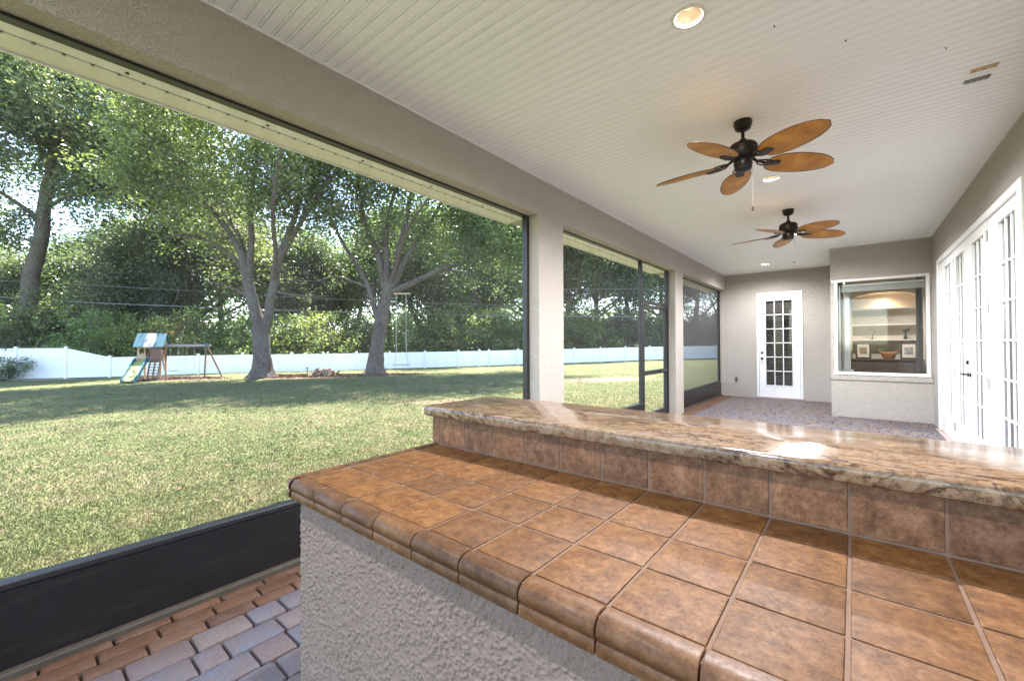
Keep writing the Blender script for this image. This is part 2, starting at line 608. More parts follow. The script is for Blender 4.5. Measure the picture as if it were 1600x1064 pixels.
def bark_mat():
    t = NT('oak bark'); p = t.pos((1, 1, .28))
    n = t.noise(p, 16, 7, .7)
    col = t.ramp(n, [(.3, (.035, .026, .022)), (.5, (.095, .075, .065)), (.72, (.19, .16, .14))])
    col = t.mix(t.ramp(t.noise(t.pos(), 1.1, 4), [(.45, 0.), (.65, .5)]), col, (.13, .13, .105))
    t.bump(n, .9, .04)
    return t.fin(col, .9, 0, .15)


M['bark'] = bark_mat()


def mulch_mat():
    t = NT('red brown mulch'); p = t.pos()
    col = t.ramp(t.noise(p, 22, 6, .8), [(.3, (.055, .03, .022)), (.5, (.15, .085, .06)), (.7, (.30, .20, .155))])
    t.bump(t.noise(p, 25, 6, .8), 1, .04)
    return t.fin(col, .95, 0, .1)


M['mulch'] = mulch_mat()


def palm_mat():
    t = NT('amber palm leaf blade')
    tc = t.n('TexCoord')
    # veins fan out from the root of the blade
    sx = t.n('SeparateXYZ'); t.l(tc.outputs['Object'], sx.inputs[0])
    ang = t.math('DIVIDE', sx.outputs[1], t.math('ADD', sx.outputs[0], .06))
    w = t.math('SINE', t.math('MULTIPLY', ang, 150))
    vein = t.ramp(t.math('MULTIPLY_ADD', w, .5), [(0.0, .45), (.5, 1.0), (1, 1.1)])
    t.t.nodes[-2].inputs[2].default_value = .5
    n = t.noise(tc.outputs['Object'], 6, 4)
    col = t.ramp(n, [(.3, (.36, .145, .020)), (.55, (.58, .255, .042)), (.75, (.70, .36, .08))])
    col = t.mix(.85, col, vein, 'MULTIPLY')
    t.bump(w, .35, .002)
    return t.fin(col, .42, 0, .4)


M['palm'] = palm_mat()
M['palm_rim'] = simple('dark blade rim', (.07, .03, .012), .5)

# ================================================================== SETTING
def ground_z(x, y):
    x = np.asarray(x, float); y = np.asarray(y, float)
    z = -0.06 + 0.0154 * np.minimum(x + 2.6, 0) * 1.0 + .0015 * np.clip(y, 0, 60)
    z = np.maximum(z, -1.4 + 0 * z)
    far = np.clip((np.hypot(x, y) - 5) / 20, 0, 1)
    z = z + (vnoise(x * .13 + 40, y * .13 + 40, 3) - .5) * .10 * far
    return z


def axis_pts(lo, hi, fine_lo, fine_hi, step):
    a = np.arange(fine_lo, fine_hi, step)
    def ext(start, end, sgn):
        out = []; s = step; p = start
        while (end - p) * sgn > 0:
            s *= 1.35; p += s * sgn; out.append(p)
        return out
    return np.array(sorted(ext(fine_lo, lo, -1)) + list(a) + ext(a[-1], hi, 1))


def terrain():
    xs = axis_pts(-700, 700, -45, 3, .5); ys = axis_pts(-700, 700, -6, 50, .5)
    X, Y = np.meshgrid(xs, ys)
    Z = ground_z(X, Y)
    inside = (X > -2.7)
    Z = np.where(inside, -.12, Z)
    V = np.stack([X, Y, Z], -1).reshape(-1, 3)
    ny, nx = X.shape
    i = np.arange((ny - 1) * (nx - 1)); r, c = divmod(i, nx - 1)
    a = r * nx + c
    F = np.stack([a, a + 1, a + nx + 1, a + nx], -1)
    o = link('lawn_ground', raw_mesh('lawn_ground', V, F, smooth=True), M['lawn'])
    tag(o, 'wide lawn with green and straw coloured patches sloping gently down to the fence', None, None, 'structure')


terrain()


def grass():
    # denser close to the porch, thinning with distance
    n = 900000
    r = 2.7 * (32 / 2.7) ** rng.random(n)
    r = r[rng.random(n) < np.clip(1.15 - r / 30, 0, 1)]; n = len(r)
    a = rng.uniform(math.radians(70), math.radians(185), n)
    x = r * np.cos(a); y = r * np.sin(a)
    k = (x < -3.02)
    x = x[k]; y = y[k]; r = r[k]
    # keep only inside the yard part that the openings look on
    k = (y > -1.5)
    x = x[k]; y = y[k]; r = r[k]
    n = len(x)
    wdt = rng.uniform(.0035, .007, n) * (.6 + r / 14); hgt = rng.uniform(.010, .028, n)
    th = rng.random(n) * 2 * PI
    lean = rng.uniform(.2, 1.6, n) * hgt
    z = ground_z(x, y)
    dx = np.cos(th) * wdt; dy = np.sin(th) * wdt
    ph = rng.random(n) * 2 * PI
    P0 = np.stack([x - dx, y - dy, z - .005], -1); P1 = np.stack([x + dx, y + dy, z - .005], -1)
    P2 = np.stack([x + np.cos(ph) * lean, y + np.sin(ph) * lean, z + hgt], -1)
    V = np.stack([P0, P1, P2], 1).reshape(-1, 3)
    F = np.arange(3 * n).reshape(-1, 3)
    o = link('grass', raw_mesh('grass', V, F, tone=rng.random(n)), M['blade'])
    tag(o, 'short patchy lawn grass, green mixed with dry straw blades, close to the porch', 'grass', None, 'stuff')


grass()

# ---- key dimensions
A = -2.598       # inner face of the screened wall
B = 1.037        # face of the house wall
H = 3.141        # ceiling
HB = 2.746       # underside of the beam
XO = -3.05       # outer face of the screened wall
Y0 = -2.0        # near end of the porch
YD = 12.07       # far wall
YB = 9.908       # face of the bump-out
XB = -0.33       # side of the bump-out

# ---- floor
fl = MB(); fl.box(-3.0, Y0, -.35, 1.6, YD + .2, -.034)
floor = fl.build('patio_floor', M['sand'])
tag(floor, 'tumbled paver floor of the covered patio', None, None, 'structure')


def pavers():
    cells = []
    # two border courses along the screened wall, long bricks
    def course(xa, xb, lens, ystart, yend, brown, jit=.0):
        y = ystart + random.uniform(-.1, 0)
        while y < yend:
            L = random.choice(lens)
            y1 = min(y + L, yend)
            if y1 - y > .05: cells.append((xa, y, xb, y1, brown))
            y = y1
    def blocked(y0, y1, xa, xb):
        return False
    course(-2.72, -2.615, [.21, .22, .23], Y0, YD, True)
    course(-2.615, -2.51, [.2, .21, .22], Y0, YD, True)
    course(-2.51, -2.41, [.2, .21, .22], Y0, YD, True)
    x = -2.41
    wd = [.152, .152, .152, .152]
    while x < B - .01:
        w = .152
        x1 = min(x + w, B - .003)
        if B - .003 - x1 < .05: x1 = B - .003
        course(x, x1, [.152, .228, .152, .228, .114], Y0, 6.0, False)
        x = x1
    yy = 6.0
    while yy < YD - .01:
        y1 = min(yy + .152, YD - .003)
        if YD - y1 < .05: y1 = YD - .003
        x = -2.41; first = random.choice([.152, .19, .228])
        while x < B - .004:
            x1 = min(x + first, B - .003); first = random.choice([.228, .228, .152, .228])
            if B - x1 < .05: x1 = B - .003
            cells.append((x, yy, x1, y1, False)); x = x1
            if B - x < .01: break
        yy = y1
        if YD - yy < .01: break
    out = []
    for (xa, ya, xb, yb, br) in cells:
        # clip at the bump-out and at the bar body
        if xb > XB and yb > YB:
            if xa >= XB - .03 and ya >= YB: continue
            if ya < YB and xa > XB - .08: yb = YB - .004
            elif xa < XB: xb = XB - .004
            else: yb = YB - .004
        if yb - ya < .04 or xb - xa < .04: continue
        if xa > -1.40 and ya > .66 and yb < 1.38: continue
        out.append((xa, ya, xb, yb, br))
    # which are in view: near corner and behind the bar
    near = [c for c in out if c[0] < -1.2 and c[1] > -.15 and c[3] < 1.6]
    far = sorted([c for c in out if c[1] > 8.1], key=lambda c: c[1])
    singles = near + far[:max(0, 298 - len(near))]
    ss = set(id(c) for c in singles)
    rest = [c for c in out if id(c) not in ss]
    g = .0035
    def geo(mb, c, off=(0, 0)):
        xa, ya, xb, yb, br = c
        w = (xb - xa) / 2 - g; d = (yb - ya) / 2 - g
        b = .009; r = .014
        zt = random.uniform(-.0025, .0025); tx = random.uniform(-.002, .002)
        def ring(ww, dd, z, rr):
            pts = []
            for sx, sy, a0 in ((1, 1, 0), (-1, 1, 90), (-1, -1, 180), (1, -1, 270)):
                j = random.uniform(.7, 1.3)
                for da in (10, 80):
                    a = math.radians(a0 + da)
                    pts.append((sx * (ww - rr * j) + rr * j * math.cos(a) + off[0], sy * (dd - rr * j) + rr * j * math.sin(a) + off[1], z + tx * sx))
            return pts
        vs = ring(w, d, -.05, r) + ring(w, d, zt - b, r) + ring(w - b * .35, d - b * .35, zt - b * .3, r) + ring(w - b, d - b, zt, r)
        fs = [(i0 * 8 + k, i0 * 8 + (k + 1) % 8, (i0 + 1) * 8 + (k + 1) % 8, (i0 + 1) * 8 + k) for i0 in range(3) for k in range(8)]
        fs.append(tuple(24 + k for k in range(8)))
        mb.add(vs, fs)
    for c in singles:
        m = MB(); geo(m, c); m.sm = True
        link('paver', m.mesh('paver'), M['paver_brown'] if c[4] else M['paver'], floor, ((c[0] + c[2]) / 2, (c[1] + c[3]) / 2, 0))
    for br in (True, False):
        m = MB(); m.sm = True
        for c in rest:
            if c[4] == br: geo(m, c, ((c[0] + c[2]) / 2, (c[1] + c[3]) / 2))
        o = link('paver_field', m.mesh('paver_field'), M['paver_brown'] if br else M['paver'], floor)
        o['kind'] = 'stuff'


pavers()

# ---- ceiling: beaded vinyl planks running across the porch
deck = MB(); deck.box(A, Y0, H + .26, B, YD, H + .30)
ceiling = deck.build('ceiling', M['ceiling']); tag(ceiling, 'white beaded plank ceiling of the covered patio', None, None, 'structure')
LIGHTS = [(-.683, 2.383), (-.674, 5.288), (-.68, 8.19), (-1.533, 10.918), (-.683, -.52)]
PW = .0745
R_HOLE = .070


def plank_profile(w):
    g = .0048; d = .0062
    f = w - .017
    return [(0.0, 0.0), (.0002, d), (g * .5, d), (g, 0), (f - .0, 0), (f + g * .5, d), (f + g, 0.0), (w - .0015, 0)]


pm_cache = {}
y = 0.774 - PW * 40
while y < YD - .005:
    w = min(PW, YD - y - .001)
    cuts = [(lx, ly) for lx, ly in LIGHTS if ly - R_HOLE < y + w and ly + R_HOLE > y]
    xend = B - .002
    xr = XB if y > YB - .02 else B
    if not cuts:
        key = (round(w, 4), xr)
        if key not in pm_cache:
            pr_ = plank_profile(w)
            poly = [(a, b) for a, b in pr_] + [(w - .0008, .012), (0, .012)]
            pm_cache[key] = MB().prism(poly, 0, A + .001, xr - .002).mesh('plank')
        link('plank', pm_cache[key], M['ceiling'], ceiling, (0, y, H))
    else:
        lx, ly = cuts[0]
        pr_ = plank_profile(w)
        m = MB()
        # resample the profile so that the cut end follows the can's circle
        ysamp = sorted(set([p[0] for p in pr_] + [w * i / 8 for i in range(9) if w * i / 8 < w - .0015]))
        zs = np.interp(ysamp, [p[0] for p in pr_], [p[1] for p in pr_])
        def hx(yy):
            dd = R_HOLE ** 2 - (y + yy - ly) ** 2
            return math.sqrt(dd) if dd > 0 else 0.0
        for side in (-1, 1):
            xe = A + .001 if side < 0 else xr - .002
            vs = []; fs = []
            for yy, zz in zip(ysamp, zs):
                xc = lx + side * max(hx(yy), .0004)
                vs += [(xe, yy, zz), (xc, yy, zz), (xc, yy, .012), (xe, yy, .012)]
            for i in range(len(ysamp) - 1):
                a = i * 4; b = a + 4
                fs += [(a, a + 1, b + 1, b), (a + 1, a + 2, b + 2, b + 1), (a + 2, a + 3, b + 3, b + 2)]
            m.add(vs, fs)
        link('plank', m.mesh('plank'), M['ceiling'], ceiling, (0, y, H))
    y += PW
# J-trim along the edges
t_ = MB()
t_.box(A + .0005, Y0, H - .012, A + .014, YD - .016, H - .0008)
t_.build('edge_trim', M['white'], ceiling)
t_ = MB(); t_.box(B - .014, Y0, H - .012, B - .0005, YB - .016, H - .0008); t_.build('edge_trim', M['white'], ceiling)
t_ = MB(); t_.box(A + .0145, YD - .015, H - .012, XB - .001, YD - .0005, H - .0008); t_.build('edge_trim', M['white'], ceiling)
t_ = MB(); t_.box(XB, YB - .015, H - .012, B - .0145, YB - .0005, H - .0008); t_.build('edge_trim', M['white'], ceiling)

# ---- the screened wall: beam + columns
wall = empty('porch_wall', (0, 0, 0), label='greige stucco beam wall with square columns between the screened openings', cat='wall')
b_ = MB(); b_.box(XO, Y0, HB, A, YD + .35, 3.42); b_.build('beam', M['stucco_fine'], wall)
COLS = [(Y0 - .0, Y0 + .42), (3.649, 4.133), (8.071, 8.525), (YD - .03, YD + .35)]
for (c0, c1) in COLS:
    c_ = MB(); c_.box(-2.79, c0, -.3, A, c1, HB - .0005); c_.build('column', M['stucco_fine'], wall)

# roof above; its unseen eave is widened to keep sun off the floor
roof = empty('porch_roof', (0, 0, 0), label='roof slab above the covered patio, its unseen eave widened for shade', cat='roof')
r_ = MB(); r_.box(-3.90, Y0 - .3, 3.425, 6.0, 15.2, 3.55); r_.build('roof_slab', M['white'], roof)
r_ = MB(); r_.box(-3.95, Y0 - .3, 3.25, -3.902, 15.2, 3.50); r_.build('fascia', M['white'], roof)
r_ = MB(); r_.box(-3.901, Y0 - .3, 3.27, XO - .002, 15.2, 3.29); r_.build('soffit', M['white'], roof)

# ---- house walls
sw = empty('side_wall', (0, 0, 0), label='greige stucco house wall round the white french doors', cat='wall')
FY0, FY1, FZ = 4.98, 9.23, 2.635
m = MB(); m.box(B, Y0, -.3, B + .2, FY0, 3.42); m.build('wall_panel', M['stucco'], sw)
m = MB(); m.box(B, FY0, FZ, B + .2, FY1, 3.42); m.build('wall_panel', M['stucco'], sw)
m = MB(); m.box(B, FY1, -.3, B + .2, YB + .2, 3.42); m.build('wall_panel', M['stucco'], sw)

bo = empty('bump_out', (0, 0, 0), label='projecting stucco bay with the large fixed window over a low stucco sill', cat='wall')
WX0, WX1, WZ0, WZ1 = -.262, 1.006, .79, 2.522
m = MB(); m.box(XB, YB, WZ1, B - .0005, YB + .2, 3.42); m.build('wall_panel', M['stucco'], bo)
m = MB(); m.box(XB, YB, -.3, B - .0005, YB + .2, WZ0); m.build('wall_panel', M['stucco'], bo)
m = MB(); m.box(XB, YB, WZ0 + .0005, WX0, YB + .2, WZ1 - .0005); m.build('wall_panel', M['stucco'], bo)
m = MB(); m.box(WX1, YB, WZ0 + .0005, B - .0005, YB + .2, WZ1 - .0005); m.build('wall_panel', M['stucco'], bo)
m = MB(); m.box(XB, YB + .2005, -.3, XB + .16, YD + .2, 3.42); m.build('return_wall', M['stucco'], bo)
m = MB(); m.cbox(XB - .012, YB - .0008, .675, B - .001, YB - .02, .765, .008, 1); m.build('sill_band', M['stucco'], bo)

ew = empty('end_wall', (0, 0, 0), label='greige stucco wall at the far end of the patio with the single door', cat='wall')
DX0, DX1, DZ = -1.889, -.928, 2.615
m = MB(); m.box(A + .0005, YD, -.3, DX0, YD + .2, 3.42); m.build('wall_panel', M['stucco'], ew)
m = MB(); m.box(DX1, YD, -.3, XB - .0005, YD + .2, 3.42); m.build('wall_panel', M['stucco'], ew)
m = MB(); m.box(DX0 + .0005, YD, DZ, DX1 - .0005, YD + .2, 3.42); m.build('wall_panel', M['stucco'], ew)
m = MB(); m.box(DX0 + .0005, YD, -.3, DX1 - .0005, YD + .2, .0); m.build('wall_panel', M['stucco'], ew)


# ================================================================== DOORS AND WINDOWS
def muntins(parent, axis, fixed, u0, u1, z0, z1, nc, zs, w=.018, dep=.012):
    """bars on a plane. axis 'x': plane at x=fixed, u is y; axis 'y': plane at y=fixed, u is x"""
    for i in range(1, nc):
        uc = u0 + (u1 - u0) * i / nc
        m = MB()
        if axis == 'x': m.cbox(fixed + .004, uc - w / 2, z0, fixed - dep, uc + w / 2, z1, .004, 0)
        else: m.cbox(uc - w / 2, fixed + .004, z0, uc + w / 2, fixed - dep, z1, .004, 1)
        m.build('muntin', M['white'], parent)
    for zc in zs:
        m = MB()
        if axis == 'x': m.cbox(fixed + .003, u0, zc - w / 2, fixed - dep + .0015, u1, zc + w / 2, .004, 0)
        else: m.cbox(u0, fixed + .003, zc - w / 2, u1, fixed - dep + .0015, zc + w / 2, .004, 1)
        m.build('muntin', M['white'], parent)


def far_door():
    r = empty('patio_door', ((DX0 + DX1) / 2, YD, 0), label='single white fifteen light style door with blinds at the far end of the patio', cat='door')
    r['label'] = 'single white glazed door with dark knob and inner blinds at the far end of the patio'
    ox, oy = (DX0 + DX1) / 2, YD
    def mk(mb, name, mat, parent=None):
        mb.v = [(x - ox, y - oy, z) for x, y, z in mb.v]
        return mb.build(name, mat, parent or r)
    mk(MB().cbox(DX0, YD + .02, .03, DX0 + .05, YD - .022, DZ, .006, 1), 'door_frame', M['white'])
    mk(MB().cbox(DX1 - .05, YD + .02, .03, DX1, YD - .022, DZ, .006, 1), 'door_frame', M['white'])
    mk(MB().cbox(DX0 + .0505, YD + .02, DZ - .05, DX1 - .0505, YD - .021, DZ, .006, 1), 'door_frame', M['white'])
    a, b = DX0 + .056, DX1 - .056
    g0, g1, gz0, gz1 = -1.685, -1.142, .33, 2.405
    yf = YD - .006
    leaf = MB()
    for (x0, z0, x1, z1) in ((a, .035, g0, 2.56), (g1, .035, b, 2.56), (g0, .035, g1, gz0), (g0, gz1, g1, 2.56)):
        leaf.box(x0, yf, z0, x1, yf + .04, z1)
    leaf = mk(leaf, 'door_leaf', M['white'])
    bead = MB()
    bead.cbox(g0 - .022, yf - .0005, gz0 - .022, g0, yf - .009, gz1 + .022, .004, 1); bead.cbox(g1, yf - .0005, gz0 - .022, g1 + .022, yf - .009, gz1 + .022, .004, 1)
    bead.cbox(g0, yf - .0005, gz0 - .022, g1, yf - .0085, gz0, .004, 1); bead.cbox(g0, yf - .0005, gz1, g1, yf - .0085, gz1 + .022, .004, 1)
    mk(bead, 'glazing_bead', M['white'], leaf)
    gp = MB(); gp.box(g0 + .0005, yf + .018, gz0 + .0005, g1 - .0005, yf + .022, gz1 - .0005); mk(gp, 'glass', M['glass'], leaf)
    rows = [gz0 + (gz1 - gz0) * i / 6 for i in range(1, 6)]
    for i in (1, 2):
        xc = g0 + (g1 - g0) * i / 3
        mk(MB().cbox(xc - .011, yf + .017, gz0, xc + .011, yf + .002, gz1, .004, 1), 'muntin', M['white'], leaf)
    for zc in rows:
        mk(MB().cbox(g0, yf + .017, zc - .011, g1, yf + .0035, zc + .011, .004, 1), 'muntin', M['white'], leaf)
    bl = MB(); z = gz0 - .02
    while z < gz1 + .03:
        bl.add([(g0 - .03, yf + .046, z), (g1 + .03, yf + .046, z), (g1 + .03, yf + .075, z + .026), (g0 - .03, yf + .075, z + .026)], [(0, 1, 2, 3)])
        z += .042
    o = mk(bl, 'blind_slats', M['slat']); o['kind'] = 'stuff'
    for z, nm in ((1.127, 'deadbolt'), (.985, 'knob')):
        k = MB()
        if nm == 'knob': k.lathe([(.030, 0), (.030, -.006), (.012, -.010), (.011, -.035), (.022, -.042), (.029, -.055), (.024, -.068), (.008, -.072)], -1.772, yf, 20, 'y', z)
        else: k.lathe([(.029, 0), (.029, -.008), (.024, -.016), (.010, -.018)], -1.772, yf, 20, 'y', z)
        mk(k, nm, M['knob'], leaf)
    for z in (.35, 1.3, 2.3):
        mk(MB().tube([(b + .002, yf - .006, z - .05), (b + .002, yf - .006, z + .05)], .006, 6), 'hinge', M['chrome'], leaf)
    mk(MB().cbox(DX0 - .03, YD + .05, .0, DX1 + .03, YD - .05, .032, .006, 1), 'threshold', M['threshold'])
    # small lobby behind the blinds
    lb = MB(); x0, x1, y0, y1 = DX0 - .3, DX1 + .3, YD + .205, YD + 1.6
    lb.box(x0, y1, -.05, x1, y1 + .05, 2.9); lb.box(x0 - .05, y0, -.05, x0, y1 + .05, 2.9); lb.box(x1, y0, -.05, x1 + .05, y1 + .05, 2.9)
    lb.box(x0, y0, -.06, x1, y1, -.01); lb.box(x0, y0, 2.9, x1, y1, 2.95)
    o = lb.build('lobby_shell', M['room_wall']); tag(o, 'small plain lobby seen between the blinds of the far door', 'room')
    o['kind'] = 'structure'
    del o['category']


far_door()

ob = empty('outlet_box', (-2.351, YD, .444), label='small covered outlet box low on the end wall left of the single door', cat='outlet')
MB().cbox(-.026, -.001, -.055, .026, -.03, .055, .006, 1).build('cover', M['outlet'], ob)
MB().cbox(-.010, -.031, -.04, .010, -.036, .04, .003, 1).build('hinge_strip', M['dark'], ob)


def french():
    r = empty('french_doors', (B, (FY0 + FY1) / 2, 0), label='wide white french door set with glazed side panels and curtains behind', cat='door')
    oy = (FY0 + FY1) / 2
    def mk(mb, name, mat, parent=None):
        mb.v = [(x - B, y - oy, z) for x, y, z in mb.v]
        return mb.build(name, mat, parent or r)
    mk(MB().cbox(B + .10, FY1 - .10, .03, B - .028, FY1, FZ, .006, 0), 'door_frame', M['white'])
    mk(MB().cbox(B + .10, FY0, .03, B - .028, FY0 + .10, FZ, .006, 0), 'door_frame', M['white'])
    mk(MB().cbox(B + .10, FY0 + .1005, FZ - .075, B - .0275, FY1 - .1005, FZ, .006, 0), 'door_frame', M['white'])
    mk(MB().cbox(B + .10, FY0, .0, B - .06, FY1, .028, .006, 0), 'threshold', M['threshold'])
    zs = [.672, 1.02, 1.37, 1.721, 2.065]
    gz0, gz1 = .33, 2.44
    leaves = [(7.945, 9.125, 8.09, 8.63, 'side_panel'), (7.045, 7.935, 7.205, 7.745, 'door_leaf'), (6.145, 7.035, 6.24, 6.82, 'door_leaf'), (5.085, 6.135, 5.215, 5.757, 'side_panel')]
    for (a, b, g0, g1, nm) in leaves:
        xf = B - .008 if nm == 'door_leaf' else B - .002
        lf = MB()
        for (y0, z0, y1, z1) in ((a, .034, g0, 2.556), (g1, .034, b, 2.556), (g0, .034, g1, gz0), (g0, gz1, g1, 2.556)):
            lf.box(xf, y0, z0, xf + .045, y1, z1)
        lf = mk(lf, nm, M['white'])
        bead = MB()
        bead.cbox(xf - .0005, g0 - .022, gz0 - .022, xf - .010, g0, gz1 + .022, .004, 0); bead.cbox(xf - .0005, g1, gz0 - .022, xf - .010, g1 + .022, gz1 + .022, .004, 0)
        bead.cbox(xf - .0005, g0, gz0 - .022, xf - .0095, g1, gz0, .004, 0); bead.cbox(xf - .0005, g0, gz1, xf - .0095, g1, gz1 + .022, .004, 0)
        mk(bead, 'glazing_bead', M['white'], lf)
        mk(MB().box(xf + .020, g0 + .0005, gz0 + .0005, xf + .024, g1 - .0005, gz1 - .0005), 'glass', M['glass'], lf)
        for i in (1, 2):
            yc = g0 + (g1 - g0) * i / 3
            mk(MB().cbox(xf + .019, yc - .010, gz0, xf + .004, yc + .010, gz1, .004, 0), 'muntin', M['white'], lf)
        for zc in zs:
            mk(MB().cbox(xf + .019, g0, zc - .010, xf + .0055, g1, zc + .010, .004, 0), 'muntin', M['white'], lf)
        if nm == 'door_leaf':
            hy = b - .0 if a > 7 else a
            for z in (.25, .95, 1.7, 2.4):
                mk(MB().tube([(xf - .007, hy, z - .055), (xf - .007, hy, z + .055)], .008, 8), 'hinge', M['chrome'], lf)
        if abs(a - 7.045) < .01:
            k = MB(); k.lathe([(.030, 0), (.030, -.008), (.022, -.018), (.008, -.02)], xf, 7.105, 20, 'x', 1.126)
            mk(k, 'deadbolt', M['knob'], lf)
            k = MB(); k.lathe([(.030, 0), (.030, -.006), (.011, -.012), (.011, -.045), (.006, -.048)], xf, 7.105, 16, 'x', .985)
            k.tube([(xf - .045, 7.105, .985), (xf - .048, 7.16, .988), (xf - .046, 7.225, .982)], [.009, .008, .006], 8)
            mk(k, 'lever_handle', M['knob'], lf)
        if abs(a - 6.145) < .01:
            k = MB(); k.lathe([(.028, 0), (.028, -.006), (.011, -.012), (.011, -.04), (.006, -.044)], xf, 6.975, 16, 'x', .985)
            k.tube([(xf - .04, 6.975, .985), (xf - .043, 6.92, .988), (xf - .041, 6.86, .982)], [.009, .008, .006], 8)
            mk(k, 'lever_handle', M['knob'], lf)
    return r


french()


def curtain(name, x, y0, y1, z0, z1, amp, n, label, axis='y', tilt=0):
    N = int((y1 - y0) / .012)
    V = []; F = []
    for j, z in enumerate(np.linspace(z0, z1, 7)):
        for i in range(N + 1):
            u = y0 + (y1 - y0) * i / N
            d = amp * math.sin(2 * PI * n * i / N + .6 * math.sin(j + i * .07)) + amp * .4 * math.sin(4.3 * PI * n * i / N + j * .2)
            V.append((x + d, u, z) if axis == 'y' else (u, x + d, z))
    for j in range(6):
        for i in range(N):
            a = j * (N + 1) + i
            F.append((a, a + 1, a + N + 2, a + N + 1))
    me = raw_mesh(name, V, F, smooth=True)
    o = link(name, me, M['curtain'])
    return tag(o, label, 'curtain', 'curtains behind the french doors' if axis == 'y' else None)


curtain('curtain', B + .26, 7.05, 9.1, .03, 2.55, .03, 19, 'pleated pale curtain behind the farther half of the french doors')
curtain('curtain', B + .26, 4.7, 6.75, .03, 2.55, .03, 19, 'pleated pale curtain behind the nearer half of the french doors')

# ---- interior rooms behind french doors and bay window
inn = MB()
inn.box(5.5, 3.4, -.05, 5.55, 14.3, 2.95)
inn.box(B + .21, 3.35, -.05, 5.5, 3.4, 2.95)
inn.box(B + .21, 3.4, 2.95, 5.5, 14.3, 3.0)
inn.box(XB + .165, YB + .21, 2.95, B + .205, 14.3, 3.0)
inn.box(XB + .165, YB + .21, 2.62, XB + .4, YB + .215, 2.62 + .33)
o = inn.build('room_shell', M['room_grey']); tag(o, 'walls and ceiling of the rooms behind the glass', None, None, 'structure')
inn = MB(); inn.box(B + .205, 3.4, -.06, 5.5, 14.3, -.01); inn.box(XB + .165, YB + .21, -.06, B + .204, 14.3, -.01)
o = inn.build('room_floor', M['room_floor']); tag(o, 'tiled floor of the rooms behind the glass', None, None, 'structure')

# alcove wall with shelves, seen through the bay window
alc = empty('shelf_alcove', (.6, 13.9, 0), label='built in alcove with three pale shelves and an arched top seen through the bay window', cat='shelves')
AX0, AX1, AY, AYB = -.02, 1.24, 13.9, 14.28
def ak(mb, name, mat, parent=None):
    mb.v = [(x - .6, y - 13.9, z) for x, y, z in mb.v]
    return mb.build(name, mat, parent or alc)
af = MB(); af.box(XB + .165, AY, -.0, AX0, AYB, 2.95); af.box(AX1, AY, 0, 5.5, AYB, 2.95)
arch = [(AX0, 2.95), (AX0, 2.45)] + [((AX0 + AX1) / 2 - math.cos(a) * (AX1 - AX0) / 2, 2.45 + .17 * math.sin(a)) for a in np.linspace(0, PI, 17)][1:] + [(AX1, 2.95)]
n_ = len(arch)
vs = [(x, AY, z) for x, z in arch] + [(x, AYB, z) for x, z in arch]
af.add(vs, [(i, i + 1, i + 1 + n_, i + n_) for i in range(1, n_ - 2)])
for i in range(1, n_ - 2):
    (xa, za), (xb_, zb_) = arch[i], arch[i + 1]
    af.add([(xa, AY, za), (xb_, AY, zb_), (xb_, AY, 2.95), (xa, AY, 2.95)], [(0, 1, 2, 3)])
ak(af, 'alcove_wall', M['room_wall'])
ak(MB().box(AX0 - .05, AYB, 0, AX1 + .05, AYB + .04, 2.95), 'back_panel', M['room_wall'])
for z in (1.43, 1.81, 2.215):
    ak(MB().cbox(AX0, AYB - .001, z - .018, AX1, AY + .05, z + .014, .003, 1), 'shelf', M['shelfwhite'])
lamp = MB(); lamp.lathe([(.05, 0), (.05, -.01), (.02, -.012)], .62, 14.08, 20, 'z', 2.60)
ak(lamp, 'spot_lamp', M['lens'])
pl_d = bpy.data.lights.new('alcove_spot', 'SPOT'); pl_d.energy = 4; pl_d.color = (1, .76, .54); pl_d.spot_size = math.radians(150); pl_d.spot_blend = .8; pl_d.shadow_soft_size = .05
pl_ = bpy.data.objects.new('alcove_spot', pl_d); COL.objects.link(pl_); pl_.location = (.62, 14.06, 2.55)

rl_d = bpy.data.lights.new('room_fill_lamp', 'SPOT'); rl_d.energy = 42; rl_d.color = (1, .93, .86); rl_d.spot_size = math.radians(150); rl_d.spot_blend = .6; rl_d.shadow_soft_size = .08  # added out of view to brighten the room behind the bay
rl_ = bpy.data.objects.new('room_fill_lamp', rl_d); COL.objects.link(rl_); rl_.location = (.75, 12.5, 2.92)
rlf = empty('ceiling_light', (.75, 12.5, 2.95), label='unseen recessed light added to brighten the room behind the bay window', cat='ceiling light')
MB().lathe([(.075, -.001), (.075, -.008), (.06, -.010)], 0, 0, 28).build('trim_ring', M['white'], rlf)
MB().lathe([(.055, -.0105), (.04, -.016), (.01, -.018)], 0, 0, 24).build('lamp_lens', M['lens'], rlf)

cab = empty('low_cabinet', (.6, 13.7, 0), label='dark brown low cabinet under the alcove shelves seen through the bay window', cat='cabinet')
MB().box(-.66, -.10, 0, .66, .198, .93).build('body', M['cabinet'], cab)
MB().cbox(-.68, .199, .931, .68, -.13, .965, .006, 1).build('top', M['cabinet'], cab)
for i in range(3):
    MB().cbox(-.64 + i * .43, -.101, .08, -.64 + i * .43 + .41, -.118, .88, .008, 1).build('door', M['cabinet'], cab)


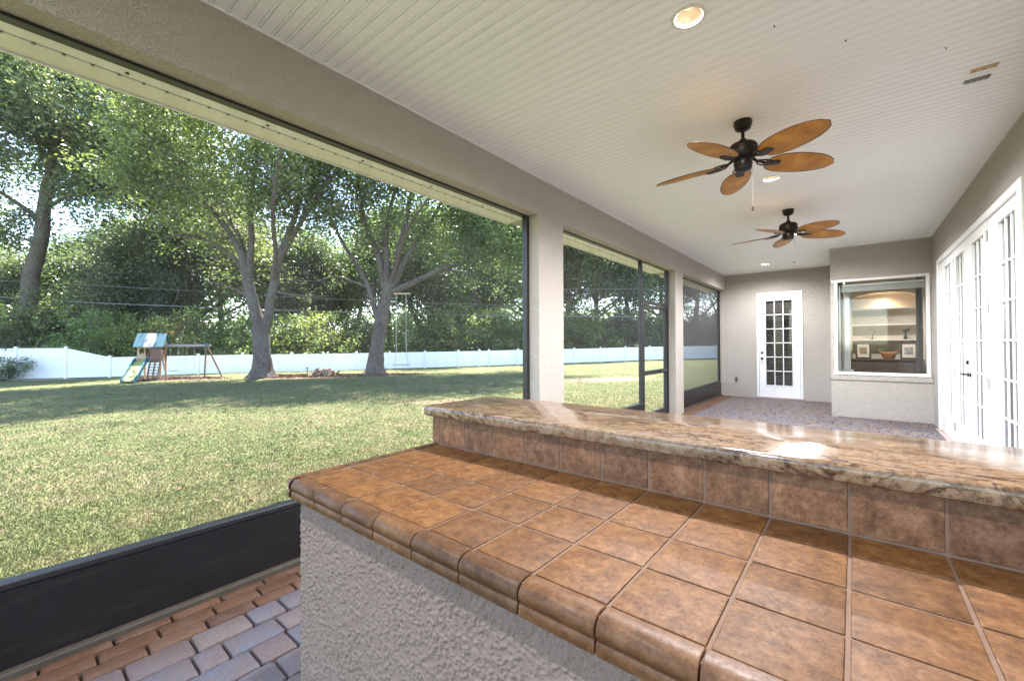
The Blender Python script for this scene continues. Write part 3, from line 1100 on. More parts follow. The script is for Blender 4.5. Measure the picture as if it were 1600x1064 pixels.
def picture(name, x, y, z, w, h, tilt, rz, label, mat):
    r = empty(name, (x, y, z), rz, label=label, cat='picture')
    r.rotation_euler = (tilt, 0, rz)
    t = .035
    m = MB(); m.cbox(-w / 2, .01, 0, -w / 2 + t, -.012, h, .004, 1); m.cbox(w / 2 - t, .01, 0, w / 2, -.012, h, .004, 1)
    m.cbox(-w / 2 + t, .01, 0, w / 2 - t, -.0115, t, .004, 1); m.cbox(-w / 2 + t, .01, h - t, w / 2 - t, -.0115, h, .004, 1)
    m.build('frame', M['frame_wood'], r)
    MB().box(-w / 2 + t, -.002, t, w / 2 - t, .008, h - t).build('mat_board', M['matboard'], r)
    MB().box(-w / 4, -.005, h * .28, w / 4, -.0025, h * .72).build('print', mat, r)
    return r


def print_mat(name, a, b):
    t = NT(name); p = t.pos()
    return t.fin(t.ramp(t.noise(p, 28, 4, .6), [(.35, a), (.5, b), (.65, tuple(x * .5 for x in a))]), .4)


picture('framed_picture', .19, 13.70, .967, .30, .40, -.16, .06, 'dark framed picture leaning at the left end of the alcove cabinet', print_mat('warm print', (.5, .38, .22), (.2, .12, .1)))
picture('framed_picture', 1.02, 13.70, .967, .30, .40, -.16, -.06, 'dark framed picture leaning at the right end of the alcove cabinet', print_mat('grey print', (.5, .5, .48), (.15, .15, .16)))
bk = empty('basket', (.66, 13.66, .967), label='brown boat shaped basket in the middle of the alcove cabinet', cat='basket')
N = 24; V = []; F = []
for j, (s, z) in enumerate(((.45, 0), (.75, .06), (.93, .12), (1.0, .17), (.96, .17), (.70, .06), (.4, .012))):
    for k in range(N):
        a = 2 * PI * k / N
        V.append((.17 * s * math.cos(a), .075 * s * math.sin(a), z + (.035 * abs(math.cos(a)) ** 3 if z > .1 else 0)))
for j in range(6):
    for k in range(N): F.append((j * N + k, j * N + (k + 1) % N, (j + 1) * N + (k + 1) % N, (j + 1) * N + k))
link('basket_body', raw_mesh('basket_body', V, F, smooth=True), M['basket'], bk)
for s in (-1, 1):
    MB().tube([(s * .165, 0, .19), (s * .195, 0, .24), (s * .15, 0, .215)], .008, 6).build('handle', M['basket'], bk)
fg = empty('bird_figurine', (.37, 14.02, 1.4445), label='slim curved figurine on the lowest alcove shelf', cat='figurine')
MB().tube([(0, 0, 0), (.01, 0, .12), (.06, 0, .2), (.02, 0, .27), (-.05, 0, .25)], [.012, .012, .016, .012, .005], 8).build('body', M['figurine'], fg)
MB().lathe([(.045, 0), (.045, .01), (.01, .016)], 0, 0, 16).build('base', M['figurine'], fg)
vs_ = empty('dark_vase', (.985, 14.02, 1.4445), label='dark slender vase of dried stems on the lowest alcove shelf', cat='vase')
MB().lathe([(.02, 0), (.035, .03), (.02, .10), (.012, .13), (.018, .14)], 0, 0, 16).build('body', M['figurine'], vs_)
m = MB()
for k in range(14):
    a = random.random() * 6.28; q = random.uniform(.03, .09)
    m.tube([(0, 0, .13), (q * math.cos(a) * .5, q * math.sin(a) * .5, .19), (q * math.cos(a), q * math.sin(a), random.uniform(.2, .26))], [.003, .004, .016], 5)
m.build('dried_stems', M['figurine'], vs_)


def bay_window():
    cx = (WX0 + WX1) / 2
    r = empty('bay_window', (cx, YB, WZ0), label='large white framed fixed window in the projecting bay with raised blind', cat='window')
    def mk(mb, name, mat, parent=None):
        mb.v = [(x - cx, y - YB, z - WZ0) for x, y, z in mb.v]
        return mb.build(name, mat, parent or r)
    f = .038
    mk(MB().cbox(WX0 - .012, YB + .06, WZ0 - .0, WX0 + f, YB - .014, WZ1, .005, 1), 'frame', M['white'])
    mk(MB().cbox(WX1 - f - .01, YB + .06, WZ0 - .0, WX1 + .003, YB - .014, WZ1, .005, 1), 'frame', M['white'])
    mk(MB().cbox(WX0 - .055, YB + .06, WZ1 - f, WX1 + .0035, YB - .0165, WZ1 + .008, .005, 1), 'frame', M['white'])
    mk(MB().cbox(WX0 - .03, YB + .06, WZ0 - .018, WX1 + .0035, YB - .03, WZ0 + .035, .005, 1), 'sill', M['white'])
    mk(MB().box(WX0 + f, YB + .03, WZ0 + .035, WX1 - f - .01, YB + .034, WZ1 - f), 'glass', M['glass'])
    # raised blind stack, head rail and ladder cords
    hr = mk(MB().cbox(WX0 + .10, YB + .16, WZ1 - .115, WX1 - .05, YB + .11, WZ1 - .075, .004, 1), 'blind_head_rail', M['white'])
    for i in range(7):
        mk(MB().box(WX0 + .10, YB + .11, WZ1 - .135 - i * .013, WX1 - .05, YB + .16, WZ1 - .129 - i * .013), 'blind_slat', M['white'], hr)
    mk(MB().tube([(WX1 - .085, YB + .10, WZ1 - .1), (WX1 - .08, YB + .10, 1.05)], .003, 5), 'pull_cord', M['white'], hr)
    mk(MB().lathe([(.006, 0), (.011, .012), (.004, .03)], WX1 - .083, YB + .10, 10, 'z', 1.62), 'cord_toggle', M['white'], hr)
    # left inner jamb with a slim side window frame
    jm = mk(MB().box(WX0 + .045, YB + .09, WZ0 + .03, WX0 + .075, YB + .42, WZ1 - .1), 'side_jamb', M['white'])
    mk(MB().cbox(WX0 + .12, YB + .36, WZ0 + .03, WX0 + .22, YB + .30, WZ1 - .1, .01, 1), 'inner_column', M['white'], jm)
    mk(MB().cbox(WX0 + .09, YB + .40, WZ0 + .0, WX0 + .26, YB + .28, WZ0 + .06, .01, 1), 'column_base', M['white'], jm)
    mk(MB().cbox(WX0 + .04, YB + .44, WZ1 - .2, WX0 + .25, YB + .22, WZ1 - .12, .01, 1), 'column_cap', M['white'], jm)


bay_window()
# pleated strip standing in for faint reflected lines in the bay glass
curtain('reflection_strip', 11.1, .93, 1.03, .4, 2.6, .02, 5, 'thin pleated strip standing in for faint reflections at the bay window right side', axis='x')
bpy.data.objects['reflection_strip']['category'] = 'curtain'


# ================================================================== SCREENS
def screen_bay(y0, y1, label, door=None, mesh='screen'):
    r = empty('screen_panel', (-2.74, (y0 + y1) / 2, 0), label=label, cat='screen')
    oy = (y0 + y1) / 2; ox = -2.74
    def mk(mb, name, mat, parent=None):
        mb.v = [(x - ox, y - oy, z) for x, y, z in mb.v]
        return mb.build(name, mat, parent or r)
    xa, xb = -2.785, -2.725
    mk(MB().cbox(xa, y0 + .0005, HB - .016, xb, y1 - .0005, HB - .0008, .003, 0), 'top_rail', M['bronze'])
    y1d = y1
    if door: y1d = door
    mk(MB().cbox(xa, y0 + .0008, .0, xb, y0 + .05, HB - .0165, .003, 0), 'side_post', M['bronze'])
    mk(MB().cbox(xa, y1 - .05, .0, xb, y1 - .0008, HB - .0165, .003, 0), 'side_post', M['bronze'])
    if door: mk(MB().cbox(xa, y1d - .0, .0, xb, y1d + .05, HB - .0165, .003, 0), 'side_post', M['bronze'])
    ya = y0 + .0505; yb = (y1d - .0005) if door else y1 - .0505
    mk(MB().cbox(xa, ya, .345, xb + .006, yb, .375, .004, 0), 'chair_rail', M['bronze'])
    mk(MB().box(-2.76, ya, .032, -2.70, yb, .344), 'kick_panel', M['kick'])
    mk(MB().cbox(-2.775, ya, -.01, -2.665, yb, .031, .008, 2), 'bottom_rail', M['dirty_rail'])
    mk(MB().add([(-2.757, ya, .375), (-2.757, yb, .375), (-2.757, yb, HB - .016), (-2.757, ya, HB - .016)], [(0, 1, 2, 3)]), 'screen_mesh', M[mesh])
    # screw heads on the post
    for z in np.arange(.6, 2.6, .45):
        mk(MB().lathe([(.006, 0), (.006, .003), (.003, .004)], xb - .0005, y1 - .025, 8, 'x', z), 'screw', M['dark'])
    return r, mk


screen_bay(Y0 + .42, 3.649, 'widest screened opening with charcoal kick panel looking out on the lawn')
r2, mk2 = screen_bay(4.133, 8.071, 'middle screened opening left of the screen door with low kick panel', door=6.76)
r3, mk3 = screen_bay(8.525, YD - .031, 'farthest screened opening with greyish mesh beside the end wall', mesh='screen_dense')

# screen door + transom between post and column
sd = empty('screen_door', (-2.75, 7.42, 0), label='dark framed screen door with push bar in the middle opening', cat='door')
def sk(mb, name, mat, parent=None):
    mb.v = [(x + 2.75, y - 7.42, z) for x, y, z in mb.v]
    return mb.build(name, mat, parent or sd)
d0, d1 = 6.835, 7.99
xa, xb = -2.78, -2.735
sk(MB().cbox(xa, d0, .02, xb, d0 + .07, 2.03, .004, 0), 'stile', M['bronze'])
sk(MB().cbox(xa, d1 - .07, .02, xb, d1, 2.03, .004, 0), 'stile', M['bronze'])
sk(MB().cbox(xa, d0 + .0705, 1.97, xb, d1 - .0705, 2.03, .004, 0), 'rail', M['bronze'])
sk(MB().cbox(xa, d0 + .0705, .82, xb, d1 - .0705, .895, .004, 0), 'rail', M['bronze'])
sk(MB().cbox(xa, d0 + .0705, .02, xb, d1 - .0705, .17, .004, 0), 'rail', M['bronze'])
sk(MB().add([(-2.757, d0 + .07, .17), (-2.757, d1 - .07, .17), (-2.757, d1 - .07, 1.97), (-2.757, d0 + .07, 1.97)], [(0, 1, 2, 3)]), 'screen_mesh', M['screen'])
cl = sk(MB().tube([(-2.70, d1 - .1, .86), (-2.70, d1 - .45, .86)], .018, 10), 'door_closer', M['bronze'])
sk(MB().box(-2.74, d1 - .12, .845, -2.69, d1 - .09, .875), 'bracket', M['knob'], cl)
sk(MB().tube([(-2.72, d0 + .035, 1.32), (-2.69, d0 + .035, 1.33), (-2.69, d0 + .10, 1.33)], .008, 8), 'handle', M['knob'])
tr = empty('transom_screen', (-2.75, 7.42, 2.06), label='small screened transom above the screen door', cat='screen')
def tk(mb, name, mat):
    mb.v = [(x + 2.75, y - 7.42, z - 2.06) for x, y, z in mb.v]
    return mb.build(name, mat, tr)
tk(MB().cbox(-2.785, 6.811, 2.045, -2.722, 8.02, 2.10, .004, 0), 'bottom_rail', M['bronze'])
tk(MB().add([(-2.757, 6.811, 2.10), (-2.757, 8.02, 2.10), (-2.757, 8.02, HB - .0165), (-2.757, 6.811, HB - .0165)], [(0, 1, 2, 3)]), 'screen_mesh', M['screen'])

# shutter tracks: pale aluminium headers with slots outside the screens
for (y0, y1, lb) in ((Y0 + .42, 3.649, 'pale slotted shutter track above the widest screened opening'),
                     (4.133, 8.071, 'pale slotted shutter track above the middle opening and the screen door'),
                     (8.525, YD - .031, 'pale slotted shutter track above the farthest screened opening')):
    r = empty('shutter_track', (-2.9, (y0 + y1) / 2, HB), label=lb, cat='track')
    oy = (y0 + y1) / 2
    def hk(mb, name, mat):
        mb.v = [(x + 2.9, y - oy, z - HB) for x, y, z in mb.v]
        return mb.build(name, mat, r)
    hk(MB().box(-2.868, y0 + .001, HB - .016, -2.787, y1 - .001, HB - .001), 'inner_flange', M['white'])
    hk(MB().cbox(-2.878, y0 + .001, HB - .001, -2.870, y1 - .001, HB - .022, .002, 2), 'lip', M['cream_metal'])
    hk(MB().box(-3.03, y0 + .001, HB - .020, -2.8795, y1 - .001, HB - .001), 'outer_flange', M['cream_metal'])
    hk(MB().box(-3.044, y0 + .001, HB - .030, -3.0305, y1 - .001, HB - .001), 'front_lip', M['white'])
    sl = MB()
    for yy in np.arange(y0 + .05, y1 - .03, .0955):
        sl.lathe([(.010, .0), (.010, -.0035), (.006, -.004)], -2.876, yy, 8, 'z', HB - .0175)
    for yy in np.arange(y0 + .02, y1 - .03, .655):
        sl.lathe([(.009, 0), (.009, -.004), (.004, -.005)], -2.829, yy, 8, 'z', HB - .0165)
    o = hk(sl, 'slots', M['dark']); o['kind'] = 'stuff'

# ================================================================== THE BAR
T = .156
X0T = -1.4147
YBS = 1.232
YCI = .646          # inner edge of the edge caps
YCO = .598          # outer face of the front caps
XCO = -1.472        # outer face of the left caps
ZC = .914
bar = empty('outdoor_bar', (-.2, .95, 0), label='two level outdoor bar with terracotta tiled counter, stucco front and raised back', cat='bar counter')
def bk_(mb, name, mat, parent=None):
    mb.v = [(x + .2, y - .95, z) for x, y, z in mb.v]
    return mb.build(name, mat, parent or bar)


def stucco_front():
    x0, x1, z0, z1 = -1.445, B - .001, -.04, .862
    sx, sz = .0026, .0026
    # fine where seen, coarse further right
    xs = np.concatenate([np.arange(x0, .05, sx), np.linspace(.05, x1, 60)])
    zs_ = np.arange(z0, z1 + sz, sz); zs_[-1] = z1
    X, Z = np.meshgrid(xs, zs_)
    # wormy knock-down texture: warped ridges
    wx = X + .012 * (vnoise(X * 60, Z * 60, 5) - .5); wz = Z + .012 * (vnoise(X * 60 + 9, Z * 60 + 3, 6) - .5)
    a = vnoise(wx * 150, wz * 150, 1); b = vnoise(wx * 250 + 5, wz * 250 + 2, 2); c = vnoise(X * 9, Z * 9, 4)
    h = a * .6 + b * .45
    h = np.clip((h - .44) / .26, 0, 1); h = h * h * (3 - 2 * h)
    h = h * (.55 + .7 * c) + .12 * vnoise(X * 330, Z * 330, 8)
    Y = .642 - .0048 * h
    edge = np.clip((X - x0) / .012, 0, 1)
    Y = Y * edge + (.648) * (1 - edge)
    V = np.stack([X + .2, Y - .95, Z], -1).reshape(-1, 3)
    ny, nx = X.shape
    i = np.arange((ny - 1) * (nx - 1)); r, cc = divmod(i, nx - 1); q = r * nx + cc
    F = np.stack([q, q + 1, q + nx + 1, q + nx], -1)
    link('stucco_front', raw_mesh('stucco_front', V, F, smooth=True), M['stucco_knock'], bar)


stucco_front()
bk_(MB().box(-1.445, .655, -.04, B - .001, 1.235, .862), 'body', M['stucco'])
bk_(MB().box(-1.445, 1.236, -.04, B - .001, 1.45, 1.036), 'raised_wall', M['stucco'])
bk_(MB().box(-1.460, .614, .863, B - .0015, 1.2345, .9112), 'grout_bed', M['grout'])
bk_(MB().box(-1.462, 1.2325, .8635, B - .0015, 1.2355, 1.0365), 'grout_bed', M['grout'])
G = .0032
rows = [(YCI + G, .802 - G), (.802 + G, .958 - G), (.958 + G, 1.114 - G), (1.114 + G, 1.229)]
tile_cache = {}


def slab(w, d, h=.008, b=.0016, wob=False):
    """tile lying flat, centred, top at z=0, softly pillowed edge"""
    m = MB(); m.sm = False
    e = [(0, -h), (0, -b * 1.3), (b * .5, -b * .35), (b * 1.6, 0)]
    vs = []; fs = []
    for (o_, z) in e:
        x = w / 2 - o_; y = d / 2 - o_; c = .0016 + o_ * .4
        vs += [(x - c, -y, z), (x, -y + c, z), (x, y - c, z), (x - c, y, z), (-x + c, y, z), (-x, y - c, z), (-x, -y + c, z), (-x + c, -y, z)]
    for i in range(3):
        for k in range(8): fs.append((i * 8 + k, i * 8 + (k + 1) % 8, i * 8 + 8 + (k + 1) % 8, i * 8 + 8 + k))
    fs.append(tuple(24 + k for k in range(8)))
    m.add(vs, fs); m.sm = True
    return m.mesh('tile')


def put_tile(x0, y0, x1, y1, z, name='tile', mat='tile'):
    key = (round(x1 - x0, 3), round(y1 - y0, 3), mat)
    if key not in tile_cache: tile_cache[key] = slab(x1 - x0, y1 - y0)
    o = link(name, tile_cache[key], M[mat], bar, ((x0 + x1) / 2 + .2, (y0 + y1) / 2 - .95, z + random.uniform(-.0004, .0004)))
    o.rotation_euler = (random.uniform(-.002, .002), random.uniform(-.002, .002), random.uniform(-.003, .003))
    return o


ncol = 16
for (ya, yb) in rows:
    for i in range(ncol):
        xa = X0T + T * i + G; xb = min(X0T + T * (i + 1) - G, B - .003)
        if xb - xa > .03: put_tile(xa, ya, xb, yb, ZC)
# backsplash tiles stand upright
bs_cache = {}
for i in range(-1, ncol):
    xa = X0T + T * i + G; xb = min(X0T + T * (i + 1) - G, B - .003)
    if i == -1: xa = -1.464
    if xb - xa < .03: continue
    key = round(xb - xa, 3)
    if key not in bs_cache: bs_cache[key] = slab(xb - xa, 1.0365 - .9185)
    o = link('backsplash_tile', bs_cache[key], M['tile_back'], bar, ((xa + xb) / 2 + .2, 1.2305 - .95, (1.0365 + .9185) / 2), (PI / 2, 0, 0))
# end tile of the raised wall
o = link('backsplash_tile', slab(1.45 - 1.24, .118), M['tile_back'], bar, (-1.4475 + .2 - .006, 1.345 - .95, .9775), (PI / 2, 0, -PI / 2))

# edge cap profile: rounded nose, groove, lower lip.  (d = distance outwards from inner edge, z)
W_ = YCI - YCO
capp = [(0, ZC - .006), (0, ZC), (.012, ZC + .0028), (.024, ZC + .0030), (.034, ZC + .0005), (.0415, ZC - .0045), (.0465, ZC - .012), (W_, ZC - .020),
        (W_ - .001, ZC - .027), (W_ - .0045, ZC - .031), (W_ - .0048, ZC - .034), (W_ - .002, ZC - .037), (W_ - .0005, ZC - .046), (W_ - .002, ZC - .056), (W_ - .008, ZC - .058), (W_ - .012, ZC - .058), (W_ - .014, ZC - .006)]


def cap_piece(L):
    m = MB(); m.sm = True
    n = len(capp); st = [(-L / 2, .0016), (-L / 2 + .0016, 0), (L / 2 - .0016, 0), (L / 2, .0016)]
    vs = []; fs = []
    cz = ZC - .03; cd = W_ - .02
    for (x, o_) in st:
        for (d, z) in capp:
            k = o_ / .02
            vs.append((x, -(d + (cd - d) * k * .6), z - ZC + (cz - z) * k * .6))
    for i in range(3):
        for k in range(n): fs.append((i * n + k, i * n + (k + 1) % n, (i + 1) * n + (k + 1) % n, (i + 1) * n + k))
    fs.append(tuple(range(n))[::-1]); fs.append(tuple(3 * n + k for k in range(n)))
    m.add(vs, fs)
    return m.mesh('edge_cap')


cap_cache = {}
def put_cap(xc, yc, L, rz):
    key = round(L, 3)
    if key not in cap_cache: cap_cache[key] = cap_piece(L)
    o = link('edge_cap', cap_cache[key], M['tile_cap'], bar, (xc + .2, yc - .95, ZC + random.uniform(-.0005, .0005)), (0, 0, rz))
    return o


for i in range(ncol):
    xa = X0T + T * i + .0016; xb = min(X0T + T * (i + 1) - .0016, B - .003)
    if xb - xa > .03: put_cap((xa + xb) / 2, YCI, xb - xa, 0)
XCI = XCO + W_
for j, (ya, yb) in enumerate([(YCI, .802), (.802, .958), (.958, 1.114), (1.114, 1.236)]):
    put_cap(XCI, (ya + yb) / 2, yb - ya - .0044, -PI / 2)
# rounded corner piece
m = MB(); m.sm = True
vs = []; fs = []; n = len(capp)
K = 9
for k in range(K):
    a = math.radians(180 + 90 * k / (K - 1))
    for (d, z) in capp:
        vs.append((XCI + d * math.cos(a) + .2, YCI + d * math.sin(a) - .95, z))
for k in range(K - 1):
    for j in range(n): fs.append((k * n + j, k * n + (j + 1) % n, (k + 1) * n + (j + 1) % n, (k + 1) * n + j))
m.add(vs, fs)
m.build('edge_cap', M['tile_cap'], bar)

# granite raised top
def granite_top():
    x0, x1, y0, y1 = -1.500, B - .002, 1.196, 1.672
    zt, zb = 1.080, 1.0375
    prof = [(.010, zb), (.003, zb + .003), (.0, zb + .009), (.0, zt - .013), (.002, zt - .006), (.006, zt - .002), (.013, zt)]
    m = MB(); m.sm = True
    vs = []; fs = []
    def ring(o_, z):
        pts = []
        R1, R2 = .03, .03
        # front-left corner rounded, back-left corner clipped larger
        def arc(cx, cy, r, a0, a1, k=7):
            return [(cx + (r - o_) * math.cos(math.radians(a0 + (a1 - a0) * i / (k - 1))), cy + (r - o_) * math.sin(math.radians(a0 + (a1 - a0) * i / (k - 1)))) for i in range(k)]
        pts += arc(x0 + .03, y0 + .03, .03, 180, 270)
        pts += [(x1, y0 + o_), (x1, y1 - o_)]
        pts += arc(x0 + .09, y1 - .09, .09, 90, 180)
        return [(p[0] + .2, p[1] - .95, z) for p in pts]
    for (o_, z) in prof: vs += ring(o_, z)
    n = len(ring(0, 0))
    for i in range(len(prof) - 1):
        for k in range(n): fs.append((i * n + k, i * n + (k + 1) % n, (i + 1) * n + (k + 1) % n, (i + 1) * n + k))
    fs.append(tuple(range(n))[::-1]); fs.append(tuple((len(prof) - 1) * n + k for k in range(n)))
    m.add(vs, fs)
    m.build('granite_top', M['granite'], bar)


granite_top()


# ================================================================== CEILING THINGS
def fan(x, y, a0, label):
    r = empty('ceiling_fan', (x, y, H), math.radians(a0), label=label, cat='ceiling fan', group='palm leaf fans under the patio ceiling')
    MB().lathe([(.066, -.001), (.068, -.012), (.064, -.030), (.066, -.034), (.060, -.040), (.058, -.060), (.040, -.074), (.018, -.080)], 0, 0, 36).build('canopy', M['black_metal'], r)
    MB().lathe([(.013, -.078), (.013, -.14), (.026, -.148), (.026, -.165), (.034, -.172)], 0, 0, 20).build('down_rod', M['black_metal'], r)
    MB().lathe([(.030, -.168), (.060, -.176), (.092, -.190), (.104, -.206), (.106, -.222), (.102, -.232), (.108, -.238), (.108, -.262), (.102, -.270), (.098, -.286), (.085, -.300), (.060, -.308)], 0, 0, 48).build('motor_housing', M['black_metal'], r)
    sw_ = MB().lathe([(.058, -.307), (.066, -.318), (.068, -.350), (.062, -.368), (.066, -.374), (.060, -.392), (.030, -.402), (.012, -.405)], 0, 0, 36).build('switch_housing', M['black_metal'], r)
    # blades
    L0, L1 = .17, .70
    n = 18
    V = []; F = []
    def halfw(t):  # t 0..1 root to tip
        return .118 * (max(0.0, 1 - abs(2 * t ** .86 - 1) ** 2.3) ** .55)
    ts = np.linspace(0, 1, n + 1)
    nx = 8
    for s, z in ((1, .0035), (-1, -.0035)):
        for i, t in enumerate(ts):
            w = max(halfw(t), .002)
            for j in range(nx + 1):
                q = -1 + 2 * j / nx
                V.append((t * (L1 - L0), q * w, z * (1 if abs(q) < .99 else .3) - .010 * (1 - q * q) * math.sin(PI * t) * .8 - .018 * t * t))
    m_ = (n + 1) * (nx + 1)
    for s in (0, 1):
        for i in range(n):
            for j in range(nx):
                a = s * m_ + i * (nx + 1) + j
                F.append((a, a + 1, a + nx + 2, a + nx + 1))
    bl = raw_mesh('blade', V, F, smooth=True)
    rim = MB()
    ptsL = []
    for i, t in enumerate(ts):
        w = max(halfw(t), .002); ptsL.append((t * (L1 - L0), w, -.018 * t * t))
    ptsR = [(p[0], -p[1], p[2]) for p in ptsL][::-1]
    rim.tube(ptsL + ptsR, .0038, 6)
    rimm = rim.mesh('rim')
    arm = MB()
    arm.tube([(.075, 0, -.298), (.11, 0, -.322), (.145, 0, -.330), (.19, 0, -.338)], [.014, .010, .010, .012], 8)
    arm.tube([(.11, .012, -.322), (.135, .038, -.330), (.175, .050, -.335), (.215, .034, -.338)], [.007, .006, .006, .006], 6)
    arm.tube([(.11, -.012, -.322), (.135, -.038, -.330), (.175, -.050, -.335), (.215, -.034, -.338)], [.007, .006, .006, .006], 6)
    arm.prism([(.165, -.030), (.245, -.048), (.275, -.040), (.285, 0), (.275, .040), (.245, .048), (.165, .030)], 2, -.348, -.341)
    armm = arm.mesh('blade_arm')
    for k in range(5):
        ang = 2 * PI * k / 5
        ar = link('blade_arm', armm, M['black_metal'], r, (0, 0, 0), (0, 0, ang))
        b = link('blade', bl, M['palm'], r, (L0 * math.cos(ang), L0 * math.sin(ang), -.336), None)
        b.rotation_mode = 'XYZ'
        b.rotation_euler = (math.radians(-13), 0, ang)
        rm = link('rim', rimm, M['palm_rim'], b)
    # pull chain
    ch = MB(); ch.tube([(.066, .0, -.37), (.072, 0, -.40), (.072, 0, -.69)], .0014, 5)
    c_ = ch.build('pull_chain', M['knob'], sw_)
    MB().lathe([(.004, 0), (.008, -.006), (.008, -.03), (.003, -.036)], .072, 0, 12, 'z', -.688).build('pull_weight', M['black_metal'], sw_)
    return r


fan(-.675, 3.785, 37, 'nearer and larger looking five blade palm leaf ceiling fan with dark motor')
fan(-.662, 6.678, 33, 'farther five blade palm leaf ceiling fan near the end wall')

for i, ((lx, ly), lb) in enumerate(zip(LIGHTS, ('large recessed light at the top of the view nearest the bar', 'recessed light between the two ceiling fans just past the nearer fan',
                                   'recessed light beyond the farther ceiling fan over the french doors', 'small looking recessed light nearest the far end wall', 'recessed light of the same row behind the viewpoint, outside the picture'))):
    r = empty('ceiling_light', (lx, ly, H), label=lb, cat='ceiling light', group='recessed lights in the plank ceiling')
    # trim ring
    N = 40
    prof = [(.0700, .006), (.0700, -.002), (.073, -.005), (.082, -.006), (.089, -.004), (.0915, -.0004), (.0905, .0002)]
    m = MB(); vs = []; fs = []
    for (rr, h) in prof:
        for k in range(N): vs.append((rr * math.cos(2 * PI * k / N), rr * math.sin(2 * PI * k / N), h))
    for a in range(len(prof) - 1):
        for k in range(N): fs.append((a * N + k, a * N + (k + 1) % N, (a + 1) * N + (k + 1) % N, (a + 1) * N + k))
    m.add(vs, fs); m.sm = True
    m.build('trim_ring', M['cream_metal'] if i == 0 else M['white'], r)
    # baffle cone
    m = MB(); vs = []; fs = []
    prof = [(.0695, .0), (.066, .02), (.062, .05), (.060, .075), (.050, .078)]
    for (rr, h) in prof:
        for k in range(N): vs.append((rr * math.cos(2 * PI * k / N), rr * math.sin(2 * PI * k / N), h))
    for a in range(len(prof) - 1):
        for k in range(N): fs.append((a * N + k, a * N + (k + 1) % N, (a + 1) * N + (k + 1) % N, (a + 1) * N + k))
    m.add(vs, fs); m.sm = True
    m.build('baffle', M['baffle'], r)
    MB().lathe([(.055, .082), (.050, .074), (.030, .066), (.008, .063)], 0, 0, 28).build('lamp_lens', M['lens'], r)
    ld = bpy.data.lights.new('recessed_lamp', 'SPOT'); ld.energy = LAMP_W * (.80, 1.0, .70, .36, .30)[i]; ld.color = (.97, .96, 1.0); ld.spot_size = math.radians(168); ld.spot_blend = .75; ld.shadow_soft_size = .035
    lo = bpy.data.objects.new('recessed_lamp', ld); COL.objects.link(lo); lo.location = (lx, ly, H - .010)

dv = empty('mounting_plate', (.678, 4.05, H), math.radians(0), label='tan rectangular plate with screw holes on the ceiling near the house wall', cat='plate')
MB().cbox(-.062, -.022, -.0008, .062, .022, -.008, .002, 2).build('plate', M['tan_plate'], dv)
for x in (-.045, 0, .045):
    MB().lathe([(.006, 0), (.006, -.001), (.003, -.0015)], x, 0, 10, 'z', -.008).build('screw_hole', M['dark'], dv)
dv = empty('camera_bracket', (.667, 4.19, H), 0, label='grey slotted metal bracket on the ceiling beside the tan plate', cat='bracket')
MB().cbox(-.062, -.020, -.0008, .062, .020, -.010, .003, 2).build('bracket_plate', M['grey_plate'], dv)
for x in (-.04, -.012, .016, .044):
    MB().box(x - .009, -.012, -.016, x + .009, .012, -.0101).build('lug', M['grey_plate'], dv)
for (x, y_, sl_) in ((-.33, 2.75, 'tiny dark screw stub in the ceiling just right of the nearest recessed light'), (-.02, 3.15, 'tiny dark screw stub in the ceiling above the nearer fan'), (.45, 3.62, 'tiny dark screw stub in the ceiling left of the tan plate')):
    sp_ = MB().tube([(x, y_, H - .001), (x + .004, y_ + .01, H - .008)], .003, 5).build('ceiling_screw', M['dark'])
    tag(sp_, sl_, 'screw', 'stray screws in the ceiling')


# ================================================================== THE YARD
# fence line
FENCE = [(25, 593, 26.0), (103, 592, 26.6), (172, 592, 25.8), (310, 586, 27.5), (456, 580.5, 29.8), (557, 577, 29.6), (664, 572, 33.3), (809, 570, 34.7), (938, 567, 36.3), (1015, 564, 39.0)]
fp0 = np.array([-36.2, 3.5]); fp1 = np.array([-15.2, 37.5])
fdir = (fp1 - fp0) / np.linalg.norm(fp1 - fp0)
fnrm = np.array([fdir[1], -fdir[0]])       # towards the house


def fence_hit(u):
    """where the column of the view at u meets the fence line"""
    d = (FW + RT * (u - 800) / FPX)[:2]
    A_ = np.array([[d[0], -fdir[0]], [d[1], -fdir[1]]])
    s, t = np.linalg.solve(A_, fp0 - CAM[:2])
    return t


